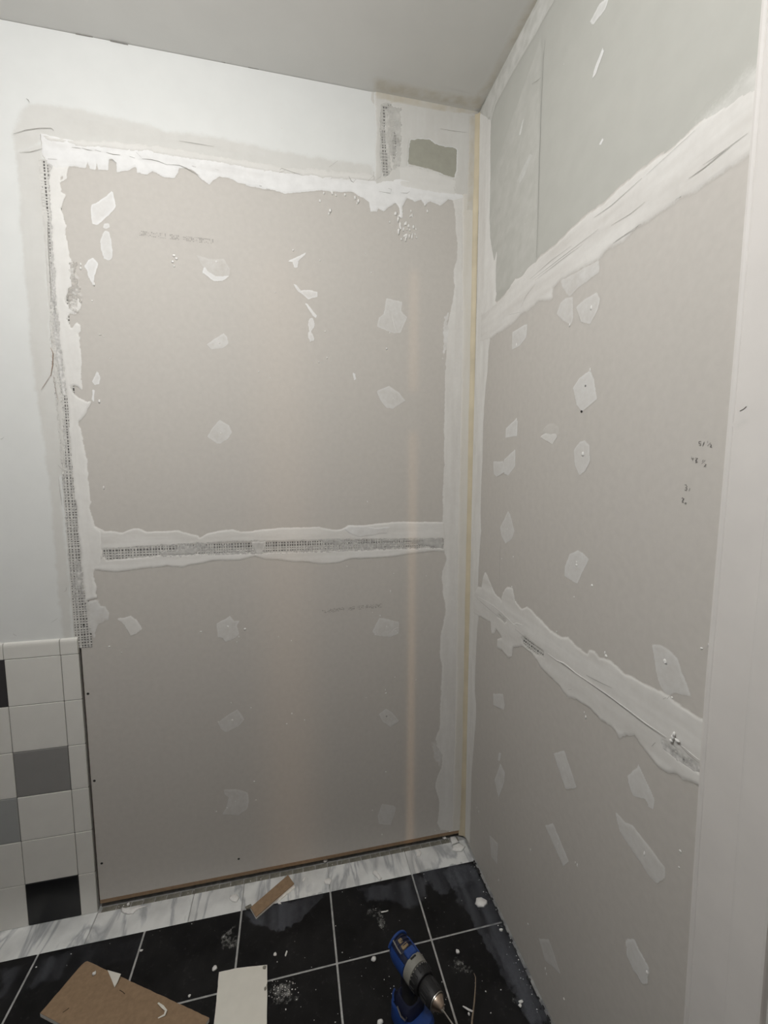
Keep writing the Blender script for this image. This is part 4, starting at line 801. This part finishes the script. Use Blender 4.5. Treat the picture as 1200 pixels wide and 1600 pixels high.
for sgn in (-1, 1):
    for (a0, a1, t0, t1) in ((-.75, .62, .004, .068), ):
        n = 12; rows = []
        for m, t in enumerate((t0, t0+.008, t0+.020, t0+.045, t1)):
            rr = (.0275, .0315, .0345, .0350, .0342)[m]; row = []
            for k in range(n+1):
                a = a0+(a1-a0)*k/n; y = sgn*rr*math.cos(a)*.97; z = rr*math.sin(a)*1.04+Z
                row.append((shell.verts.new((X0+t, y, z)), shell.verts.new((X0+t, y*.90, Z+(z-Z)*.90))))
            rows.append(row)
        for m in range(len(rows)-1):
            for k in range(n):
                a, b, c, d = rows[m][k], rows[m][k+1], rows[m+1][k+1], rows[m+1][k]
                shell.faces.new((a[0], b[0], c[0], d[0])); shell.faces.new((a[1], d[1], c[1], b[1]))
        for m in range(len(rows)-1):
            for k in (0, n): a, b = rows[m][k], rows[m+1][k]; shell.faces.new((a[0], b[0], b[1], a[1]))
        for m in (0, len(rows)-1):
            for k in range(n): a, b = rows[m][k], rows[m][k+1]; shell.faces.new((a[0], a[1], b[1], b[0]))
sh = dpart('side_shell', shell, 'blue')
bm = bmesh.new()       # rear arch joining the shells
prof = []
for k in range(17):
    a = math.pi*.12+math.pi*.76*k/16; prof.append((X0+.006, .0325*math.cos(a)*.97, Z+.0330*math.sin(a)*1.04))
tube(bm, prof, .0035, 8); dpart('rear_arch', bm, 'blue')
bm = bmesh.new()
for t in (.016, .027, .038, .049):   # vent ribs over the top window
    pr = [(X0+t, .031*math.cos(a)*.97, Z+.0325*math.sin(a)*1.04) for a in np.linspace(math.pi*.24, math.pi*.76, 9)]; tube(bm, pr, .0016, 6)
dpart('vent_rib', bm, 'navy')
bm = bmesh.new(); box(bm, (X0+.018, -.010, Z+.0295), (X0+.030, .002, Z+.0345), .0015); box(bm, (X0+.034, -.012, Z+.0295), (X0+.046, .008, Z+.0340), .0015); dpart('motor_winding', bm, 'brass')
bm = bmesh.new(); box(bm, (X0+.050, -.016, Z+.028), (X0+.072, .016, Z+.038), .003); dpart('speed_switch', bm, 'blue')
bm = bmesh.new(); tube(bm, [(X0+.010, -.018, Z+.030), (X0+.030, -.021, Z+.030), (X0+.048, -.021, Z+.029)], .002, 6); dpart('housing_screw', bm, 'steel')
dpart('gear_collar', ring([(X0+.069, .030), (X0+.0705, .0345), (X0+.080, .0352), (X0+.094, .0340), (X0+.0955, .029)], 32, flatb), 'grey')
bm = bmesh.new(); box(bm, (X0+.074, -.012, Z+.0352), (X0+.079, .006, Z+.0372), .001); dpart('collar_slot', bm, 'black')
bm = ring([(X0+.094, .026), (X0+.0945, .0315), (X0+.114, .0310), (X0+.119, .0285), (X0+.120, .022)], 32); dpart('clutch_ring', bm, 'black')
bm = bmesh.new()
for k in range(14):
    a = 2*math.pi*k/14; y, z = .0315*math.cos(a), .0315*math.sin(a)
    v0 = len(bm.verts); tube(bm, [(X0+.098, y, Z+z), (X0+.112, y*.985, Z+z*.985)], .0022, 6)
dpart('clutch_grip', bm, 'black')
bm = bmesh.new()
for k in range(1, 10):   # pale setting marks round the clutch
    a = math.pi*(.15+.08*k); y, z = .0318*math.cos(a), .0318*math.sin(a); box(bm, (X0+.0955, y-.0012, Z+z-.0005), (X0+.098, y+.0012, Z+z+.0009))
dpart('clutch_mark', bm, 'grey', smooth=False)
bm = ring([(X0+.120, .016), (X0+.121, .0235), (X0+.128, .0255), (X0+.152, .0250), (X0+.162, .0235), (X0+.164, .019)], 36); dpart('chuck_sleeve', bm, 'black')
bm = bmesh.new()
for k in range(18):
    a = 2*math.pi*k/18; y, z = .0253*math.cos(a), .0253*math.sin(a); tube(bm, [(X0+.130, y, Z+z), (X0+.150, y*.985, Z+z*.985)], .0012, 5)
dpart('sleeve_knurl', bm, 'black')
bm = ring([(X0+.1625, .0215), (X0+.1635, .0232), (X0+.1655, .0228), (X0+.166, .0205)], 32); dpart('chuck_rim', bm, 'steel')
bm = ring([(X0+.165, .0195), (X0+.168, .0190), (X0+.180, .0105), (X0+.183, .0085), (X0+.1835, .003)], 28); dpart('chuck_nose', bm, 'bronze')
bm = bmesh.new()
for k in range(3):
    a = 2*math.pi*k/3+.5; tube(bm, [(X0+.180, .005*math.cos(a), Z+.005*math.sin(a)), (X0+.187, .0025*math.cos(a), Z+.0025*math.sin(a))], .0022, 6)
dpart('chuck_jaw', bm, 'steel')
tube_ = tube(bmesh.new(), [(X0+.180, 0, Z), (X0+.205, 0, Z), (X0+.222, 0, Z), (X0+.226, 0, Z)], [.0017, .0017, .0017, .0004], 8); dpart('drill_bit', tube_, 'steel')
# handle: lofted oval stack from housing down to the battery foot
def loft(secs, seg=20, n=2.6):
    bm = bmesh.new(); rings = []
    for (x, z, a, b) in secs:
        rr = []
        for k in range(seg):
            t = 2*math.pi*k/seg; c, s = math.cos(t), math.sin(t)
            rr.append(bm.verts.new((x+a*math.copysign(abs(c)**(2/n), c), b*math.copysign(abs(s)**(2/n), s), z)))
        rings.append(rr)
    for i in range(len(rings)-1):
        for k in range(seg): bm.faces.new((rings[i][k], rings[i][(k+1) % seg], rings[i+1][(k+1) % seg], rings[i+1][k]))
    bm.faces.new(rings[0]); bm.faces.new(rings[-1]); return bm
dpart('handle', loft([(-.004, .168, .026, .022), (-.003, .158, .023, .019), (-.002, .142, .021, .0175), (-.002, .115, .020, .0170), (-.001, .095, .0205, .0175), (.001, .080, .026, .022)]), 'black')
dpart('trigger', loft([(.026, .166, .010, .009), (.028, .154, .010, .009), (.024, .138, .008, .008), (.020, .132, .004, .006)], 14), 'black')
dpart('handle_back', loft([(-.017, .165, .013, .020), (-.016, .140, .009, .015), (-.015, .105, .008, .0145), (-.014, .086, .012, .019)], 16), 'navy')
dpart('battery_foot', loft([(.0, .088, .027, .023), (-.001, .078, .034, .030), (-.002, .066, .038, .034), (-.002, .060, .037, .033)], 24, 4), 'navy')
dpart('battery', loft([(.014, .064, .050, .034), (.014, .058, .057, .0385), (.012, .012, .057, .0385), (.012, .003, .054, .036), (.012, .0, .052, .034)], 28, 5), 'blue', label='blue battery pack')
bm = bmesh.new(); tube(bm, [(-.024, -.036, .074), (-.034, -.030, .080), (-.038, -.020, .082)], .003, 6); dpart('release_tab', bm, 'blue')
bm = bmesh.new(); tube(bm, [(-.006, -.0365, .078), (.014, -.040, .074), (.030, -.038, .078), (.030, -.034, .084)], .0022, 6); dpart('belt_clip', bm, 'steel')
bm = bmesh.new(); box(bm, (-.045, -.014, .020), (-.0435, .014, .046), .001); dpart('battery_panel', bm, 'black')
